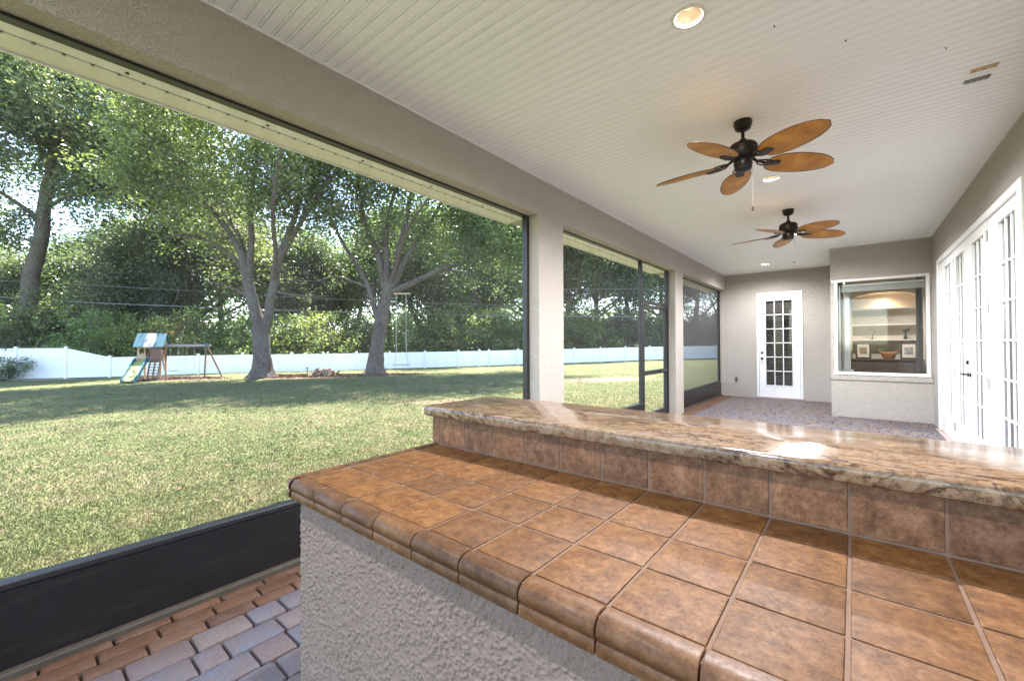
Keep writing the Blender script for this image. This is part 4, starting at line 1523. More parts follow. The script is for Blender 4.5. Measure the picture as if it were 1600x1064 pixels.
POSTS_U = [-120, -45, 24.8, 103, 172, 240, 310, 379, 456, 505, 557, 609, 664, 716, 749, 764, 809, 853, 897, 938, 977, 1015, 1052, 1088, 1118, 1146]
fence = empty('white_fence', (fp0[0], fp0[1], 0), label='long white vinyl fence along the back of the lawn, taller at its left end', cat='fence')
ts_ = [fence_hit(u) for u in POSTS_U]
ts_ += [ts_[-1] + 2.5 * k for k in range(1, 12)]
def fpt(t, off=0):
    p = fp0 + fdir * t + fnrm * off
    return p
hts = []
for i, t in enumerate(ts_):
    hts.append(1.83 if i <= 3 else 1.25)
frot = math.atan2(fdir[1], fdir[0])
for i, t in enumerate(ts_):
    p = fpt(t); z = float(ground_z(p[0], p[1]))
    hh = hts[i] + .06
    m = MB(); s = .064
    m.box(-s, -s, -.2, s, s, hh)
    po = m.build('post', M['white_vinyl'], fence, (p[0] - fp0[0], p[1] - fp0[1], z), (0, 0, frot))
    c = MB(); c.add([(-.075, -.075, 0), (.075, -.075, 0), (.075, .075, 0), (-.075, .075, 0), (-.075, -.075, .02), (.075, -.075, .02), (.075, .075, .02), (-.075, .075, .02), (0, 0, .06)],
                    [(0, 1, 2, 3), (0, 1, 5, 4), (1, 2, 6, 5), (2, 3, 7, 6), (3, 0, 4, 7), (4, 5, 8), (5, 6, 8), (6, 7, 8), (7, 4, 8)])
    c.build('post_cap', M['white_vinyl'], po, (0, 0, hh))
for i in range(len(ts_) - 1):
    ta, tb = ts_[i], ts_[i + 1]
    pa, pb = fpt(ta), fpt(tb)
    L = tb - ta
    za, zb = float(ground_z(*pa)), float(ground_z(*pb))
    ha, hb = hts[i], hts[i + 1]
    ang = frot
    pm = empty('fence_panel_frame', (pa[0] - fp0[0], pa[1] - fp0[1], 0)); 
    bpy.data.objects.remove(pm)
    def Zt(x): return (za + ha) + ((zb + hb) - (za + ha)) * x / L
    def Zb(x): return za + .05 + (zb - za) * x / L
    m = MB()
    x0, x1 = .066, L - .066
    def strip(mb, xa, xb, zlo, zhi, yh):
        mb.add([(xa, -yh, zlo(xa)), (xb, -yh, zlo(xb)), (xb, yh, zlo(xb)), (xa, yh, zlo(xa)), (xa, -yh, zhi(xa)), (xb, -yh, zhi(xb)), (xb, yh, zhi(xb)), (xa, yh, zhi(xa))],
               [(0, 3, 2, 1), (4, 5, 6, 7), (0, 1, 5, 4), (1, 2, 6, 5), (2, 3, 7, 6), (3, 0, 4, 7)])
    strip(m, x0, x1, lambda x: Zt(x) - .09, Zt, .022)
    rl = m.build('rail', M['white_vinyl'], fence, (pa[0] - fp0[0], pa[1] - fp0[1], 0), (0, 0, frot))
    m = MB(); strip(m, x0, x1, Zb, lambda x: Zb(x) + .14, .022)
    m.build('rail', M['white_vinyl'], fence, (pa[0] - fp0[0], pa[1] - fp0[1], 0), (0, 0, frot))
    m = MB(); nb = max(2, int(L / .152)); w = (x1 - x0) / nb
    for k in range(nb):
        strip(m, x0 + k * w + .003, x0 + (k + 1) * w - .003, lambda x: Zb(x) + .135, lambda x: Zt(x) - .085, .010)
    strip(m, x0 + .002, x1 - .002, lambda x: Zb(x) + .136, lambda x: Zt(x) - .086, .005)
    m.build('infill', M['white_vinyl'], fence, (pa[0] - fp0[0], pa[1] - fp0[1], 0), (0, 0, frot))


# ------------------------------------------------------------------ vegetation
def leaves_np(centers, per, sig, size, flat=.75, up=.35, g=rng):
    """one quad leaf per sample: elongated, folded look from random orientation"""
    n = len(centers) * per
    c = np.repeat(centers, per, 0)
    clump_tone = np.repeat(g.random(len(centers)), per)
    off = g.normal(size=(n, 3)) * sig * np.array([1, 1, flat])
    p = c + off
    nrm = g.normal(size=(n, 3)); nrm[:, 2] = np.abs(nrm[:, 2]) + up
    nrm /= np.linalg.norm(nrm, axis=1, keepdims=True)
    t = g.normal(size=(n, 3)); t -= nrm * (t * nrm).sum(1, keepdims=True); t /= np.linalg.norm(t, axis=1, keepdims=True)
    b = np.cross(nrm, t)
    L = size * g.uniform(.6, 1.35, (n, 1)); Wd = L * g.uniform(.35, .6, (n, 1))
    V = np.stack([p - t * L, p + b * Wd + nrm * L * .12, p + t * L, p - b * Wd + nrm * L * .12], 1).reshape(-1, 3)
    F = np.arange(4 * n).reshape(-1, 4)
    tone = .45 * clump_tone + .55 * g.random(n)
    return V, F, tone


def limb_nodes(path, rads, step=.35, wob=.0):
    """resample a polyline smoothly"""
    P = np.array(path, float); R_ = np.array(rads, float)
    seg = np.linalg.norm(np.diff(P, axis=0), axis=1); s = np.concatenate([[0], np.cumsum(seg)])
    n = max(2, int(s[-1] / step) + 1)
    q = np.linspace(0, s[-1], n)
    out = np.stack([np.interp(q, s, P[:, k]) for k in range(3)], 1)
    # smooth
    for _ in range(2):
        out[1:-1] = .25 * out[:-2] + .5 * out[1:-1] + .25 * out[2:]
    if wob:
        w = rng.normal(size=out.shape) * wob; w[0] = 0; w[-1] = 0
        w[1:-1] = (w[:-2] + w[1:-1] + w[2:]) / 3
        out = out + w
    return out, np.interp(q, s, R_)


def flare(mb, base, r, n=18, h=.9, lobes=6, top_dir=None):
    """root flare with lobed outline"""
    ph = random.random() * 6
    vs = []; fs = []
    H_ = [-.25, 0, .12, .3, .55, h]
    for j, z in enumerate(H_):
        k = max(0, 1 - max(z, 0) / h)
        off = (Vector(top_dir) * (z / h) if top_dir is not None and z > 0 else Vector((0, 0, 0)))
        for i in range(n):
            a = 2 * PI * i / n
            rr = r * (1 + .75 * k ** 2.6 * (1 + .35 * math.sin(lobes * a + ph)) + .05 * math.sin(lobes * a + ph))
            vs.append((base[0] + rr * math.cos(a) + off.x, base[1] + rr * math.sin(a) + off.y, base[2] + z))
    for j in range(len(H_) - 1):
        for i in range(n): fs.append((j * n + i, j * n + (i + 1) % n, (j + 1) * n + (i + 1) % n, (j + 1) * n + i))
    mb.sm = True
    mb.add(vs, fs)


def tree_mesh(limbs, ells, per, sig, lsize, sec=70, leafmat='leaf_oak', trunk_flare=None, root=None, g=rng, twig=.012):
    """limbs: list of (path, radii) in world; ells: [(center, radii, ntips)] -> trunk mesh, crown mesh (relative to root)"""
    tb = MB(); tb.sm = True
    nodes = []; nr = []
    for (path, rads) in limbs:
        p, r = limb_nodes(path, rads, .4, .035)
        tb.tube([tuple(q - root) for q in p], list(r), 12 if max(rads) > .15 else 8)
        k = max(0, int(len(p) * .3))
        nodes.append(p[k:]); nr.append(r[k:])
    if trunk_flare: flare(tb, (0, 0, 0), trunk_flare[0], h=trunk_flare[1], top_dir=trunk_flare[2])
    nodes = np.concatenate(nodes); nr = np.concatenate(nr)
    tips = []
    for (c, rad, nt) in ells:
        v = g.normal(size=(nt, 3)); v /= np.linalg.norm(v, axis=1, keepdims=True)
        v *= (g.random((nt, 1)) ** .38)
        nc = max(4, nt // 11)
        cc = v[:nc]
        w = cc[g.integers(0, nc, nt)] + g.normal(size=(nt, 3)) * .95 / np.array(rad)
        tips.append(np.array(c) + np.where(g.random((nt, 1)) < .78, w, v) * np.array(rad))
    tips = np.concatenate(tips)
    # secondary branches
    sel = g.choice(len(tips), min(sec, len(tips)), replace=False)
    sn = [nodes]; srr = [nr]
    for i in sel:
        t = tips[i]
        d = np.linalg.norm(nodes - t, axis=1) + np.maximum(0, nodes[:, 2] - t[2]) * 1.2
        j = int(d.argmin()); a = nodes[j]
        L = np.linalg.norm(t - a)
        if L < .3: continue
        mid = a * .5 + t * .5 + np.array([0, 0, .12 * L]) + g.normal(size=3) * .08 * L
        path, rr = limb_nodes([a, mid, t], [min(nr[j] * .55, .075 + .01 * L), .04, .014], .45, .05)
        tb.tube([tuple(q - root) for q in path], list(rr), 6, cap=False)
        sn.append(path[1:]); srr.append(rr[1:])
    sn = np.concatenate(sn); srr = np.concatenate(srr)
    for t in tips:
        d = np.linalg.norm(sn - t, axis=1)
        j = int(d.argmin()); a = sn[j]
        if d[j] < .15: continue
        mid = a * .5 + t * .5 + np.array([0, 0, .1 * d[j]]) + g.normal(size=3) * .1 * d[j]
        tb.tube([tuple(a - root), tuple(mid - root), tuple(t - root)], [min(srr[j] * .8, twig * 1.6), twig, twig * .4], 4, cap=False)
    V, F, tone = leaves_np(tips - root, per, sig, lsize, g=g)
    cm = raw_mesh('crown', V, F, tone)
    return tb, cm


def add_tree(name, root, tb, cm, leaf, **k):
    e = empty(name, tuple(root), **k)
    tb.build('trunk', M['bark'], e)
    link('crown', cm, M[leaf], e)
    return e


# ---- the two oaks in the lawn
Z1, Z2 = 23.0, 25.0
root1 = at(410, 593, Z1); root1[2] = ground_z(root1[0], root1[1]) - .02
P1 = lambda u, v, d=0: at(u, v, Z1 + d)
limbs1 = [
    ([root1 + np.array([0, 0, .2]), P1(409, 560), P1(408, 530), P1(405, 510)], [.50, .44, .43, .42]),
    ([P1(407, 520), P1(400, 495), P1(393, 460), P1(387, 430), P1(378, 400), P1(366, 374), P1(345, 345, -.5), P1(318, 318, -1), P1(290, 295, -1.5), P1(262, 262, -2)], [.34, .30, .28, .27, .21, .17, .13, .10, .08, .04]),
    ([P1(389, 440), P1(393, 405), P1(394, 370), P1(391, 335), P1(396, 290), P1(402, 240), P1(400, 190), P1(408, 130)], [.19, .18, .16, .14, .11, .09, .06, .03]),
    ([P1(409, 530), P1(418, 500), P1(425, 460), P1(431, 420), P1(440, 390), P1(455, 360), P1(467, 320), P1(470, 275), P1(466, 235), P1(470, 180)], [.26, .25, .23, .22, .19, .15, .13, .11, .09, .04]),
    ([P1(437, 400), P1(456, 370), P1(480, 335), P1(500, 300), P1(520, 275), P1(545, 240), P1(560, 200)], [.15, .14, .12, .10, .08, .06, .03]),
    ([P1(384, 425), P1(368, 405), P1(345, 385), P1(318, 372), P1(285, 366, -1), P1(255, 372, -1.5)], [.13, .11, .09, .08, .06, .03]),
    ([P1(388, 425), P1(380, 380, 1), P1(350, 330, 2.5), P1(330, 270, 4), P1(320, 220, 5)], [.14, .12, .10, .08, .04]),
    ([P1(428, 440), P1(432, 400, -1), P1(425, 340, -2.5), P1(430, 280, -4), P1(440, 220, -5)], [.13, .12, .10, .07, .04]),
    ([P1(398, 470), P1(372, 452), P1(345, 445), P1(320, 440)], [.07, .06, .04, .02]),
    ([P1(428, 455), P1(455, 460), P1(485, 466), P1(515, 462)], [.08, .06, .04, .02]),
    ([P1(363, 372), P1(335, 372), P1(300, 352, .5), P1(265, 330, .5)], [.08, .07, .05, .02]),
    ([P1(470, 345), P1(500, 340, .5), P1(530, 330, .5), P1(560, 330, 1)], [.07, .06, .04, .02]),
]
c1 = at(385, 150, Z1); c1l = at(285, 300, Z1 - 1); c1r = at(500, 290, Z1 + .5)
tb, cm = tree_mesh(limbs1, [(c1, (6.3, 6.3, 4.6), 470), (c1l, (4.2, 4.2, 3.0), 140), (c1r, (3.2, 3.6, 2.8), 150), (at(440, 110, Z1), (5, 5, 3.0), 90)],
                   105, .46, .098, 110, root=root1, trunk_flare=(.44, 1.1, (0, 0, 0)))
add_tree('oak_tree', root1, tb, cm, 'leaf_oak', label='big forked oak beside the play set, its trunk splitting low into two stems', cat='tree', group='oaks on the lawn')

root2 = at(585, 583, Z2); root2[2] = ground_z(root2[0], root2[1]) - .02
P2 = lambda u, v, d=0: at(u, v, Z2 + d)
limbs2 = [
    ([root2 + np.array([0, 0, .2]), P2(588, 550), P2(593, 515), P2(599, 482), P2(606, 455)], [.52, .42, .39, .36, .33]),
    ([P2(592, 505), P2(583, 478), P2(576, 450), P2(563, 424), P2(549, 402), P2(535, 380), P2(522, 350), P2(505, 320, -1)], [.17, .16, .14, .12, .11, .09, .06, .03]),
    ([P2(604, 462), P2(600, 440), P2(594, 410), P2(583, 380), P2(570, 350), P2(564, 318), P2(562, 290), P2(552, 250)], [.20, .19, .17, .15, .13, .11, .09, .04]),
    ([P2(606, 455), P2(604, 425), P2(603, 395), P2(604, 360), P2(610, 325), P2(620, 290), P2(626, 255)], [.20, .18, .16, .14, .12, .09, .04]),
    ([P2(608, 452), P2(616, 425), P2(622, 395), P2(632, 355), P2(640, 315), P2(646, 280), P2(655, 240)], [.20, .18, .16, .14, .12, .09, .04]),
    ([P2(612, 448), P2(626, 420), P2(642, 392), P2(662, 362), P2(682, 332), P2(700, 305)], [.18, .16, .14, .12, .09, .04]),
    ([P2(608, 458), P2(625, 450), P2(645, 443), P2(668, 431), P2(695, 418), P2(722, 412), P2(752, 406), P2(775, 390), P2(800, 372)], [.20, .19, .18, .16, .14, .12, .10, .07, .03]),
    ([P2(690, 420), P2(715, 425), P2(745, 432), P2(775, 448)], [.07, .06, .04, .02]),
    ([P2(722, 412), P2(740, 390, -.5), P2(765, 368, -1), P2(790, 350, -1)], [.07, .06, .04, .02]),
    ([P2(610, 445), P2(622, 400, -1.2), P2(640, 350, -3), P2(670, 310, -4.5)], [.13, .11, .08, .04]),
    ([P2(600, 440), P2(596, 390, 1.5), P2(600, 340, 3), P2(610, 290, 4.5)], [.13, .11, .08, .04]),
    ([P2(576, 450), P2(550, 438), P2(520, 430), P2(495, 440)], [.08, .06, .04, .02]),
]
tb, cm = tree_mesh(limbs2, [(at(640, 205, Z2), (6.0, 6.2, 4.2), 360), (at(740, 335, Z2 - .3), (3.6, 4.6, 2.4), 210), (at(548, 330, Z2), (3.0, 4, 3.0), 110), (at(790, 390, Z2), (1.6, 2.6, 1.6), 50),
                            (at(640, 140, Z2), (5, 5, 3), 90)],
                   105, .46, .098, 100, root=root2, trunk_flare=(.40, 1.0, (.12, .12, 0)))
add_tree('oak_tree', root2, tb, cm, 'leaf_oak', label='leaning oak with many fanned limbs and a rope swing hanging from its long right branch', cat='tree', group='oaks on the lawn')

# ---- tall tree behind the fence at the left
Z3 = 31.0
root3 = at(38, 590, Z3); root3[2] = ground_z(root3[0], root3[1])
P3 = lambda u, v, d=0: at(u, v, Z3 + d)
limbs3 = [([root3, P3(44, 500), P3(46, 450), P3(52, 415), P3(63, 385), P3(67, 345), P3(70, 300), P3(85, 250), P3(95, 190), P3(100, 120)], [.62, .52, .50, .46, .42, .40, .34, .25, .16, .06]),
          ([P3(66, 350), P3(50, 335), P3(30, 318), P3(5, 305), P3(-30, 280)], [.20, .18, .14, .10, .05]),
          ([P3(70, 300), P3(95, 270), P3(130, 240), P3(170, 220), P3(215, 210)], [.26, .2, .15, .1, .04]),
          ([P3(78, 270), P3(60, 220, 1), P3(30, 170, 2), P3(0, 120, 2)], [.22, .18, .12, .05]),
          ([P3(85, 250), P3(120, 200, -2), P3(160, 150, -3), P3(200, 120, -4)], [.2, .15, .1, .04])]
tb, cm = tree_mesh(limbs3, [(P3(120, 180), (7.5, 7.5, 5.8), 480), (P3(-20, 200), (5, 6, 5), 200), (P3(225, 250), (4.5, 5, 3.6), 200), (P3(15, 100), (6, 6, 5), 160), (P3(150, 310), (3.4, 4, 1.8), 30), (P3(10, 350), (2.2, 2.5, 1.0), 24)],
                   92, .60, .145, 90, root=root3, twig=.02)
add_tree('tall_tree', root3, tb, cm, 'leaf_grey', label='tall grey green tree behind the fence at the far left with a bare bent trunk', cat='tree', group='trees behind the fence')


# ---- prototypes for the woods
def proto_tree(seed, h, wid, leaf, per=84, tips=440, sig=.60, ls=.125, low=.25, n_limb=7):
    g = np.random.default_rng(seed)
    root = np.zeros(3)
    limbs = []
    top = np.array([g.normal() * .6, g.normal() * .6, h * .8])
    limbs.append(([np.zeros(3), np.array([.1, 0, h * .2]), top * .5 + np.array([.3, -.2, 0]), top], [.36, .28, .2, .05]))
    for k in range(n_limb):
        a = 2 * PI * k / n_limb + g.random(); z0 = h * g.uniform(.15, .55)
        e = np.array([math.cos(a) * wid * .75, math.sin(a) * wid * .75, z0 + h * g.uniform(.12, .35)])
        b0 = np.array([0, 0, z0])
        limbs.append(([b0, b0 * .4 + e * .6 + np.array([0, 0, -.3]), e], [.14, .09, .03]))
    el = []
    for k in range(6):
        a = 2 * PI * k / 6 + g.random()
        rr = wid * g.uniform(.2, .55)
        el.append(((rr * math.cos(a), rr * math.sin(a), h * g.uniform(low + .12, .85)), (wid * g.uniform(.45, .65), wid * g.uniform(.45, .65), h * g.uniform(.12, .2)), tips // 6))
    tb, cm = tree_mesh(limbs, el, per, sig, ls, 50, root=root, g=g, twig=.02)
    tm = tb.mesh('trunk')
    return tm, cm


protos = [proto_tree(11, 15, 5.2, 'leaf_dark'), proto_tree(12, 17, 6.0, 'leaf_grey', tips=480), proto_tree(13, 12, 5.0, 'leaf_oak', low=.15), proto_tree(14, 9, 4.2, 'leaf_light', tips=360, sig=.5, ls=.11, low=.08)]


def place_proto(name, proto, leaf, u, zc, s, rz, label, group, cat='tree', sz=None):
    p = at(u, 560, zc); z = float(ground_z(p[0], p[1]))
    e = empty(name, (p[0], p[1], z), rz, label=label, cat=cat, group=group)
    e.scale = (s, s, s if sz is None else sz * 1.10)
    tm, cm = proto
    o = bpy.data.objects.new('trunk', tm); COL.objects.link(o); o.parent = e
    if not tm.materials: tm.materials.append(M['bark'])
    c = bpy.data.objects.new('crown', cm); COL.objects.link(c); c.parent = e
    if not cm.materials: cm.materials.append(M[leaf])
    c.material_slots[0].link = 'OBJECT'; c.material_slots[0].material = M[leaf]
    return e


WOODS = [  # u, zc, proto, leaf, scale, z scale
    (60, 38, 2, 'leaf_grey', .9, .78), (10, 42, 0, 'leaf_dark', .9, .72), (210, 44, 1, 'leaf_dark', 1.0, .85),
    (-130, 33, 1, 'leaf_grey', 1.0, 1.05), (-60, 40, 0, 'leaf_dark', 1.0, .9), (105, 43, 2, 'leaf_oak', .85, .62), (160, 40, 0, 'leaf_dark', 1.0, .80), (235, 36, 2, 'leaf_grey', 1.0, .85),
    (300, 38, 0, 'leaf_dark', 1.1, 1.1), (345, 44, 1, 'leaf_dark', 1.0, 1.1), (420, 38, 2, 'leaf_grey', 1.05, .95), (485, 41, 0, 'leaf_dark', .9, .85), (540, 46, 2, 'leaf_dark', 1.1, .95),
    (610, 42, 0, 'leaf_dark', 1.0, 1.05), (665, 40, 2, 'leaf_dark', 1.0, 1.0), (715, 45, 1, 'leaf_dark', 1.0, 1.0), (770, 47, 0, 'leaf_grey', .95, .85), (830, 46, 1, 'leaf_dark', 1.0, 1.0),
    (885, 47, 0, 'leaf_dark', 1.1, 1.05), (930, 50, 1, 'leaf_dark', 1.15, 1.1), (985, 50, 0, 'leaf_grey', 1.15, 1.05), (1035, 52, 1, 'leaf_dark', 1.1, 1.05), (1085, 52, 0, 'leaf_dark', 1.2, 1.1), (1130, 56, 1, 'leaf_grey', 1.2, 1.1), (1175, 60, 1, 'leaf_dark', 1.2, 1.1)]
SPOTW = ['beside the bent bare trunk at far left', 'beyond the bent bare trunk by the left picture edge', 'well beyond the play set roof', 'left of the picture edge', 'at the left picture edge', 'behind the play set roof', 'above the left half of the fence', 'just right of the play set roof', 'left of the forked oak', 'straight behind the forked oak left stem',
         'behind the forked oak right stem', 'midway between the two oaks', 'just left of the leaning oak', 'directly behind the leaning oak', 'right of the rope swing', 'under the long branch of the leaning oak', 'beside the first column',
         'hidden mostly by the first column', 'at the left side of the middle opening', 'in the middle of the middle opening', 'left of the screen door post', 'behind the screen door', 'at the left of the farthest opening', 'in the farthest opening', 'at the right end of the farthest opening']
NAMEL = {'leaf_grey': 'grey green tree', 'leaf_dark': 'dark green tree', 'leaf_oak': 'mid green tree'}
for i, (u, zc, k, lf, s, sz) in enumerate(WOODS):
    place_proto('woodland_tree', protos[k], lf, u, zc, s, i * 1.7, f'{NAMEL[lf]} behind the fence {SPOTW[i]}', 'trees behind the fence', sz=sz)


# ---- sunlit shrubs along the back of the fence
def proto_shrub(seed, h, w, per=46, tips=150, sig=.26, ls=.095):
    g = np.random.default_rng(seed)
    limbs = []
    for k in range(5):
        a = 2 * PI * k / 5 + g.random(); e = np.array([math.cos(a) * w * .5, math.sin(a) * w * .5, h * g.uniform(.6, .85)])
        limbs.append(([np.array([0, 0, 0.]), e * .5 + np.array([0, 0, .1]), e], [.05, .035, .012]))
    el = [((0, 0, h * .45), (w * .85, w * .85, h * .42), tips // 2)]
    for k in range(4):
        a = 2 * PI * k / 4 + g.random()
        el.append(((math.cos(a) * w * .5, math.sin(a) * w * .5, h * g.uniform(.5, .82)), (w * .45, w * .45, h * .22), tips // 8))
    tb, cm = tree_mesh(limbs, el, per, sig, ls, 20, root=np.zeros(3), g=g)
    return tb.mesh('stems'), cm


shr = [proto_shrub(21, 3.2, 1.7), proto_shrub(22, 4.2, 1.9, tips=190), proto_shrub(23, 2.6, 1.5, tips=120), proto_shrub(24, 5.0, 1.3, tips=170)]
SH = [(-30, 30, 1, 'leaf_dark', 1.15), (18, 32, 1, 'leaf_dark', 1.2), (62, 30.5, 3, 'leaf_dark', 1.1), (98, 33, 1, 'leaf_light', 1.35), (130, 29.5, 0, 'leaf_light', 1.15), (165, 34, 3, 'leaf_grey', 1.5), (190, 29.5, 1, 'leaf_light', .95), (228, 31, 0, 'leaf_light', 1.05),
      (262, 34, 1, 'leaf_dark', 1.1), (290, 31, 0, 'leaf_dry', .95), (325, 32, 2, 'leaf_light', 1.2), (350, 32, 2, 'leaf_light', 1.1), (385, 33, 0, 'leaf_light', 1.0), (425, 33, 0, 'leaf_dark', 1.0), (452, 33, 2, 'leaf_light', 1.0), (485, 34, 0, 'leaf_oak', 1.1), (512, 34, 2, 'leaf_light', 1.1),
      (540, 35, 0, 'leaf_dark', 1.1), (575, 36, 1, 'leaf_dark', 1.0), (640, 36, 2, 'leaf_light', 1.15), (668, 37, 1, 'leaf_light', 1.05), (698, 37, 0, 'leaf_oak', 1.25), (728, 38, 0, 'leaf_light', 1.25), (755, 38, 2, 'leaf_oak', 1.2), (783, 39, 1, 'leaf_light', 1.15), (808, 39, 0, 'leaf_light', 1.2), (845, 43, 1, 'leaf_light', 1.0),
      (880, 44, 0, 'leaf_oak', 1.2), (906, 45, 3, 'leaf_light', 1.1), (935, 46, 0, 'leaf_light', 1.25), (962, 47, 0, 'leaf_grey', 1.4), (990, 48, 1, 'leaf_grey', 1.3), (1018, 50, 1, 'leaf_light', 1.2), (1045, 52, 1, 'leaf_grey', 1.2), (1075, 54, 1, 'leaf_oak', 1.3), (1105, 56, 1, 'leaf_grey', 1.3), (1135, 58, 1, 'leaf_oak', 1.4)]
WORD = {'leaf_dark': 'dark green', 'leaf_light': 'bright yellow green', 'leaf_grey': 'grey green', 'leaf_oak': 'mid green', 'leaf_dry': 'pale seedy'}
SIZE = ['rounded', 'tall', 'low', 'narrow upright']
def where(u):
    marks = [(-40, 'at the left picture edge'), (40, 'above the taller stretch of fence'), (103, 'by the post where the fence steps down'), (150, 'over the sloping fence panel'), (200, 'left of the play set roof'), (250, 'just right of the play set roof'),
             (290, 'above the swing beam'), (330, 'by the swing frame legs'), (370, 'left of the forked oak trunk'), (430, 'right of the forked oak trunk'), (480, 'above the stick pile'), (520, 'between the stick pile and leaning oak'), (560, 'left of the leaning oak trunk'),
             (600, 'behind the leaning oak trunk'), (640, 'behind the rope swing'), (690, 'right of the rope swing'), (730, 'under the long oak branch'), (770, 'under the tip of the long oak branch'), (815, 'at the dark screen post'), (850, 'behind the first column'),
             (885, 'at the left of the middle opening'), (935, 'at the centre of the middle opening'), (985, 'left of the screen door'), (1025, 'behind the screen door'), (1060, 'behind the second column'), (1085, 'at the left of the farthest opening'), (1115, 'at the right of the farthest opening')]
    return min(marks, key=lambda q: abs(q[0] - u))[1]
seen = {}
for i, (u, zc, k, lf, s) in enumerate(SH):
    lb = f'{SIZE[k]} {WORD[lf]} shrub behind the fence {where(u)}'
    seen[lb] = seen.get(lb, 0) + 1
    if seen[lb] > 1: lb = f'{SIZE[k]} {WORD[lf]} shrub, second one, behind the fence {where(u)}'
    place_proto('shrub', shr[k], lf, u, zc, s, i * 2.1, lb, 'shrubs along the back of the fence', 'shrub')

# far wood that reads as one mass, so the horizon is closed
def far_wood():
    g = np.random.default_rng(5)
    n = 1500
    a = g.uniform(math.radians(76), math.radians(206), n)
    r = g.uniform(66, 84, n)
    hgt = 9 + 3.5 * np.sin(a * 9) + 2 * np.sin(a * 23)
    c = np.stack([r * np.cos(a), r * np.sin(a), -1 + hgt * g.random(n) ** .8], -1)
    V, F, tone = leaves_np(c, 42, 1.15, .38, g=g)
    o = link('far_wood', raw_mesh('far_wood', V, F, tone), M['leaf_dark'])
    tag(o, 'distant belt of dark woodland closing the view behind the garden trees', 'woodland', None, 'stuff')


far_wood()

# dark plant in front of the fence at the far left
p = at(4, 585, 23.5); z = float(ground_z(p[0], p[1]))
e = empty('garden_plant', (p[0], p[1], z), label='small dark feathery plant on bare soil in front of the fence at far left', cat='plant')
e.scale = (.42, .42, .42)
tm, cm = proto_shrub(31, 2.6, 1.5, tips=110, ls=.11)
o = link('stems', tm, M['bark'], e); link('foliage', cm, M['leaf_dark'], e)


# ---- mulch bed under the oaks
def sheet(name, pts, mat, label, lift=.018, bits=0, cat='mulch'):
    P = np.array(pts)[:, :2]
    c = P.mean(0)
    V = [(c[0], c[1], float(ground_z(*c)) + lift + .03)]
    n = len(P)
    for k, f in ((1, .6), (2, 1.0)):
        for q in P:
            w = c + (q - c) * (f + random.uniform(-.05, .05))
            V.append((w[0], w[1], float(ground_z(*w)) + (lift + .02 if k == 1 else -.01)))
    F = [(0, 1 + i, 1 + (i + 1) % n) for i in range(n)]
    F += [(1 + i, 1 + n + i, 1 + n + (i + 1) % n) for i in range(n)] + [(1 + i, 1 + n + (i + 1) % n, 1 + (i + 1) % n) for i in range(n)]
    if bits:
        g = np.random.default_rng(bits)
        base = len(V)
        for b in range(bits):
            i = g.integers(n); t_ = g.random(); s_ = math.sqrt(g.random())
            q = c + ((P[i] * t_ + P[(i + 1) % n] * (1 - t_)) - c) * s_
            zz = float(ground_z(*q)) + lift + .02
            a = g.random() * 6.28; L = g.uniform(.03, .10); w_ = .02
            k = len(V)
            V += [(q[0] - math.cos(a) * L, q[1] - math.sin(a) * L, zz), (q[0] + math.cos(a) * L, q[1] + math.sin(a) * L, zz), (q[0] - math.sin(a) * w_, q[1] + math.cos(a) * w_, zz + g.uniform(.03, .07))]
            F.append((k, k + 1, k + 2))
    me = raw_mesh(name, V, F)
    o = link(name, me, mat)
    return tag(o, label, cat, None, 'stuff')


def ellpts(u, v, zc, rx, ry, rot, n=28):
    c = at(u, v, zc)[:2]
    out = []
    for k in range(n):
        a = 2 * PI * k / n; j = 1 + .16 * math.sin(3 * a + 1) + random.uniform(-.07, .07)
        x = rx * math.cos(a) * j; y = ry * math.sin(a) * j
        out.append((c[0] + x * math.cos(rot) - y * math.sin(rot), c[1] + x * math.sin(rot) + y * math.cos(rot)))
    return out


sheet('mulch_bed', ellpts(505, 583, 23.6, 5.2, 1.5, .62), M['mulch'], 'red brown mulch and leaf litter bed running between the two oaks', bits=2600)
sheet('mulch_ring', ellpts(270, 594, 22.9, 2.9, 1.2, .55), M['mulch'], 'worn mulch patch under the swings of the play set', bits=700)

# ---- stick pile
sp = empty('stick_pile', tuple(at(506, 586, 23.4)[:2]) + (float(ground_z(*at(506, 586, 23.4)[:2])) + .03,), label='heap of dark sticks and split logs between the two oaks', cat='wood pile')
g = np.random.default_rng(3)
for k in range(46):
    a = g.normal() * .5 + .62 + (PI / 2 if g.random() < .2 else 0); L = g.uniform(.25, .6); x = g.uniform(-.75, .75); zz = abs(g.normal()) * .14 * (1 - abs(x) * .6) + .04
    x += .0
    cx, cy = x * math.cos(.62), x * math.sin(.62)
    cx += g.normal() * .15; cy += g.normal() * .15
    dz = g.normal() * .12
    MB().tube([(cx - math.cos(a) * L / 2, cy - math.sin(a) * L / 2, zz), (cx, cy, zz + g.normal() * .03), (cx + math.cos(a) * L / 2, cy + math.sin(a) * L / 2, max(.03, zz + dz))],
              [g.uniform(.03, .06), .045, g.uniform(.02, .05)], 6).build('stick', M['wood_red'] if k % 3 else M['bark'], sp)
q = at(480, 584, 23.6)
st = empty('garden_stake', (q[0], q[1], float(ground_z(q[0], q[1]))), label='short dark stake standing left of the stick pile', cat='stake')
MB().tube([(0, 0, -.05), (0, 0, .42)], .022, 6).build('shaft', M['dark'], st)
MB().lathe([(.03, .42), (.045, .46), (.03, .52), (.01, .53)], 0, 0, 10).build('head', M['dark'], st)

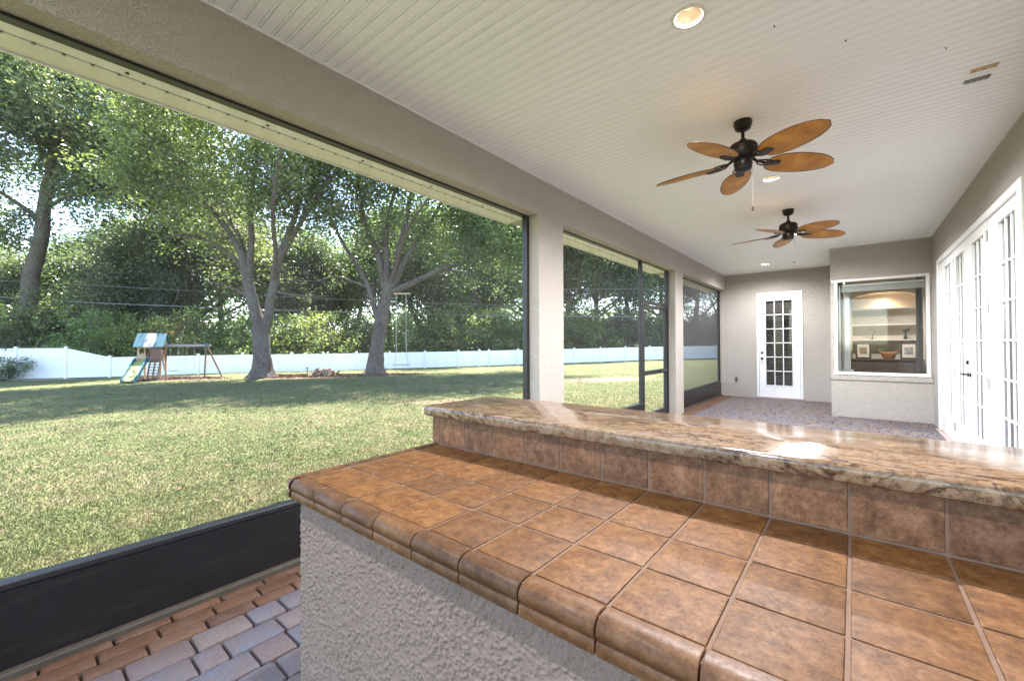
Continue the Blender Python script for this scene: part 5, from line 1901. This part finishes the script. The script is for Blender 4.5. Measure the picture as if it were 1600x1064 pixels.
def fallen_leaves():
    g = np.random.default_rng(9)
    n = 2600
    c = np.array([at(470, 600, 19)[:2], at(300, 600, 20)[:2], at(600, 640, 12)[:2], at(250, 700, 7)[:2]])
    q = c[g.integers(0, 4, n)] + g.normal(size=(n, 2)) * np.array([3.4, 3.4])
    q = q[q[:, 0] < -3.1]; n = len(q)
    p = np.stack([q[:, 0], q[:, 1], ground_z(q[:, 0], q[:, 1]) + .028], -1)
    a = g.random(n) * 6.28; L = g.uniform(.02, .045, n); w = L * .5
    t = np.stack([np.cos(a), np.sin(a), g.normal(size=n) * .3], -1) * L[:, None]; b = np.stack([-np.sin(a), np.cos(a), g.normal(size=n) * .3], -1) * w[:, None]
    V = np.stack([p - t, p + b, p + t, p - b], 1).reshape(-1, 3)
    o = link('fallen_leaves', raw_mesh('fallen_leaves', V, np.arange(4 * n).reshape(-1, 4)), M['mulch'])
    tag(o, 'scattered dry brown leaves lying on the lawn in front of the oaks', 'leaves', None, 'stuff')


fallen_leaves()

# ---- rope swing under the leaning oak
zs_ = 24.6
s0 = at(627, 569.5, zs_)
rs = empty('rope_swing', tuple(s0), math.atan2(RT[1], RT[0]), label='dark plank swing on two long pale ropes hanging from the leaning oak', cat='swing')
MB().cbox(-.45, -.10, -.02, .45, .10, .02, .008, 2).build('seat', M['blue_plastic'], rs)
top = at(627, 460, zs_)[2] - s0[2]
for s in (-1, 1):
    tx = s * .29
    MB().tube([(tx, 0, .75), (tx, 0, top)], .013, 6).build('rope', M['rope'], rs)
    MB().tube([(s * .40, -.09, .02), (tx, 0, .75)], .009, 5).build('rope', M['rope'], rs)
    MB().tube([(s * .40, .09, .02), (tx, 0, .75)], .009, 5).build('rope', M['rope'], rs)
MB().cbox(-.42, -.05, top, .55, .05, top + .09, .01, 2).build('hanger_beam', M['wood_tan'], rs)


# ---- play set
def playset():
    bx, by = c2w(-19.3, 22.5)
    bz = float(ground_z(bx, by))
    # local +x to the right along the swing beam, local -y towards the house
    t = np.array(c2w(.91, .41)); rz = math.atan2(t[1], t[0])
    r = empty('play_set', (bx, by, bz), rz, label='wooden play tower with teal and white striped roof, slide, ladder and swings', cat='play set')
    r.scale = (.86, .86, .92)
    def bd(name, mat, *boxes, parent=None):
        m = MB()
        for b in boxes: m.box(*b)
        return m.build(name, M[mat], parent or r)
    Wd, D = 1.15, 1.1
    h1, h2 = 1.15, 1.95
    x0, x1, y0, y1 = -Wd / 2, Wd / 2, -D / 2, D / 2
    for (x, y) in ((x0, y0), (x1 - .09, y0), (x0, y1 - .09), (x1 - .09, y1 - .09)):
        bd('post', 'wood_tan', (x, y, -.1, x + .09, y + .09, h2))
    bd('deck', 'wood_red', (x0 + .001, y0 + .001, h1 - .05, x1 - .001, y1 - .001, h1))
    # front opening frame + right wooden wall boards
    for i in range(4):
        bd('wall_board', 'wood_red', (x1 - .50 + i * .125 + .004, y0 - .022, h1 - .12, x1 - .50 + (i + 1) * .125 - .004, y0 - .001, h2 + .02))
    bd('wall_board', 'wood_tan', (x0, y0 - .024, h1 + .02, x0 + .42, y0 - .002, h1 + .38))
    bd('rail', 'wood_tan', (x0 - .02, y0 - .045, h2 - .1, x1 - .51, y0 - .005, h2))
    for i in range(7):
        bd('wall_board', 'wood_red', (x1 + .001, y0 + .02 + i * .15, h1, x1 + .02, y0 + .14 + i * .15, h1 + .6))
    for i in range(7):
        bd('wall_board', 'wood_red', (x0 + .02 + i * .16, y1 + .001, h1, x0 + .15 + i * .16, y1 + .02, h1 + .6))
    # striped canopy roof: ridge along x
    rt_h = 2.72; ov = .16
    xs = np.linspace(x0 - ov, x1 + ov, 4)
    names = ['teal', 'canvas_white', 'teal']
    for k in range(3):
        for sgn in (-1, 1):
            m = MB()
            ye = sgn * (D / 2 + .20)
            m.add([(xs[k], 0, rt_h), (xs[k + 1], 0, rt_h), (xs[k + 1], ye, h2 - .02), (xs[k], ye, h2 - .02), (xs[k], 0, rt_h - .015), (xs[k + 1], 0, rt_h - .015), (xs[k + 1], ye, h2 - .035), (xs[k], ye, h2 - .035)],
                  [(0, 1, 2, 3), (7, 6, 5, 4), (2, 3, 7, 6), (0, 3, 7, 4), (1, 2, 6, 5)])
            m.build('roof_stripe', M[names[k]], r)
    for x in (x0 - .02, x1 + .02):
        m = MB(); m.add([(x, -D / 2, h2), (x, D / 2, h2), (x, 0, rt_h - .05), (x + .02, -D / 2, h2), (x + .02, D / 2, h2), (x + .02, 0, rt_h - .05)], [(0, 1, 2), (3, 5, 4), (0, 1, 4, 3), (1, 2, 5, 4), (2, 0, 3, 5)])
        m.build('roof_gable', M['yellow'], r)
    # slide with raised teal sides
    sl = []
    n = 14
    for i in range(n + 1):
        q = i / n
        yv = -D / 2 - 2.15 * q
        zv = h1 + .02 - (h1 - .12) * (q * q * (3 - 2 * q) * .55 + q * .45) + .04 * math.sin(q * 2 * PI)
        sl.append((yv, max(zv, .10)))
    xc0, xc1 = x0 - .02, x0 + .52
    m = MB(); vs = []; fs = []
    for (yv, zv) in sl: vs += [(xc0, yv, zv), (xc1, yv, zv), (xc1, yv, zv - .03), (xc0, yv, zv - .03)]
    for i in range(n):
        a = i * 4; b = a + 4
        for k in range(4): fs.append((a + k, a + (k + 1) % 4, b + (k + 1) % 4, b + k))
    m.add(vs, fs); m.sm = True
    sb = m.build('slide_bed', M['yellow'], r)
    for (xa, xb2) in ((xc0 - .05, xc0 - .002), (xc1 + .002, xc1 + .05)):
        m = MB(); vs = []; fs = []
        for (yv, zv) in sl: vs += [(xa, yv, zv + .16), (xb2, yv, zv + .16), (xb2, yv, zv - .10), (xa, yv, zv - .10)]
        for i in range(n):
            a = i * 4; b = a + 4
            for k in range(4): fs.append((a + k, a + (k + 1) % 4, b + (k + 1) % 4, b + k))
        fs += [(0, 1, 2, 3), (n * 4, n * 4 + 1, n * 4 + 2, n * 4 + 3)]
        m.add(vs, fs)
        m.build('slide_side', M['teal_plastic'], r)
    # ladder to the right of the slide
    lx0, lx1 = x0 + .62, x1 + .02
    for x in (lx0, (lx0 + lx1) / 2 - .03, lx1 - .06):
        m = MB(); m.add([(x, y0 - .75, -.05), (x + .06, y0 - .75, -.05), (x + .06, y0 - .67, -.05), (x, y0 - .67, -.05), (x, y0 - .08, h1), (x + .06, y0 - .08, h1), (x + .06, y0, h1), (x, y0, h1)],
                        [(0, 3, 2, 1), (4, 5, 6, 7), (0, 1, 5, 4), (1, 2, 6, 5), (2, 3, 7, 6), (3, 0, 4, 7)])
        m.build('ladder_rail', M['wood_red'], r)
    for k in range(7):
        q = (k + .6) / 7.2
        yv = y0 - .72 + .68 * q; zv = h1 * q
        bd('ladder_rung', 'wood_red', (lx0 - .02, yv - .03, zv, lx1 + .02, yv + .03, zv + .045))
    # swing beam and A-frame
    hb = 2.0; xe = x1 + 2.2
    bd('swing_beam', 'wood_grey', (x1 + .022, -.045, hb - .07, xe + .25, .045, hb + .07))
    for s in (-1, 1):
        m = MB(); m.tube([(xe, s * .05, hb + .02), (xe + (.05 if s < 0 else .75), s * .75, -.05)], .05, 6); m.build('frame_leg', M['wood_red'], r)
    MB().tube([(x1 + .01, -.3, 1.2), (x1 + .42, -.85, -.05)], .045, 6).build('frame_leg', M['wood_red'], r)
    bd('cross_brace', 'wood_tan', (xe + .0, -.44, .95, xe + .07, .44, 1.05))
    bd('beam_bracket', 'teal_plastic', (xe - .10, -.08, hb - .12, xe + .14, .08, hb + .11))
    for (xc, zt, yo, mat) in ((x1 + .55, .50, -.25, 'blue_plastic'), (x1 + 1.35, .62, .1, 'canvas_white')):
        sw2 = MB().cbox(xc - .22, yo - .07, zt, xc + .22, yo + .07, zt + .03, .008, 2).build('swing_seat', M[mat], r)
        for s in (-1, 1):
            MB().tube([(xc + s * .2, yo, zt + .03), (xc + s * .2, 0, hb - .07)], .009, 5).build('chain', M['steel'], sw2)


playset()

# ---- overhead cables behind the fence
def cable(pts, r, label):
    P = [at(*q) for q in pts]
    out = []
    for a, b in zip(P[:-1], P[1:]):
        for k in range(8): out.append(tuple(a + (b - a) * k / 8))
    out.append(tuple(P[-1]))
    o = MB().tube(out, r, 5).build('power_line', M['wire'])
    tag(o, label, 'cable', 'overhead cables behind the fence')


cable([(-260, 448, 34), (158, 473.9, 31.0), (383, 482.6, 32.5), (437, 484.6, 33), (620, 490, 35), (818, 494, 36), (1003, 495, 38), (1300, 496, 60)], .035, 'lowest and thickest overhead cable crossing behind both oaks')
cable([(-260, 425, 34), (161, 447, 31.0), (240, 451, 31.5), (450, 464, 34), (650, 473, 35), (879, 479.5, 37), (1003, 479.5, 38), (1300, 480, 60)], .016, 'thin middle overhead cable just above the thickest one')
cable([(-260, 400, 36), (200, 425, 34), (500, 440, 36), (879, 451.6, 38), (1003, 452, 39), (1300, 455, 60)], .016, 'highest thin overhead cable crossing the middle opening')

# ---- neighbour's roof glimpsed at the far left
nb = at(-45, 530, 46)
nh = empty('neighbour_house', (nb[0], nb[1], float(ground_z(nb[0], nb[1]))), math.radians(60), label='neighbouring low house with pale grey roof half hidden at the far left edge', cat='house')
MB().box(-4, -3, 0, 4, 3, 2.6).build('wall', M['white'], nh)
m = MB(); m.add([(-4.5, -3.5, 2.6), (4.5, -3.5, 2.6), (4.5, 3.5, 2.6), (-4.5, 3.5, 2.6), (-2.5, 0, 4.3), (2.5, 0, 4.3)], [(0, 1, 5, 4), (1, 2, 5), (2, 3, 4, 5), (3, 0, 4), (0, 3, 2, 1)])
m.build('roof', M['roof_grey'], nh)
MB().box(-4.52, -3.54, 2.48, 4.52, -3.5, 2.66).build('fascia', M['white'], nh)
MB().box(-1.2, -3.03, .9, .2, -3.002, 2.1).build('window', M['dark'], nh)
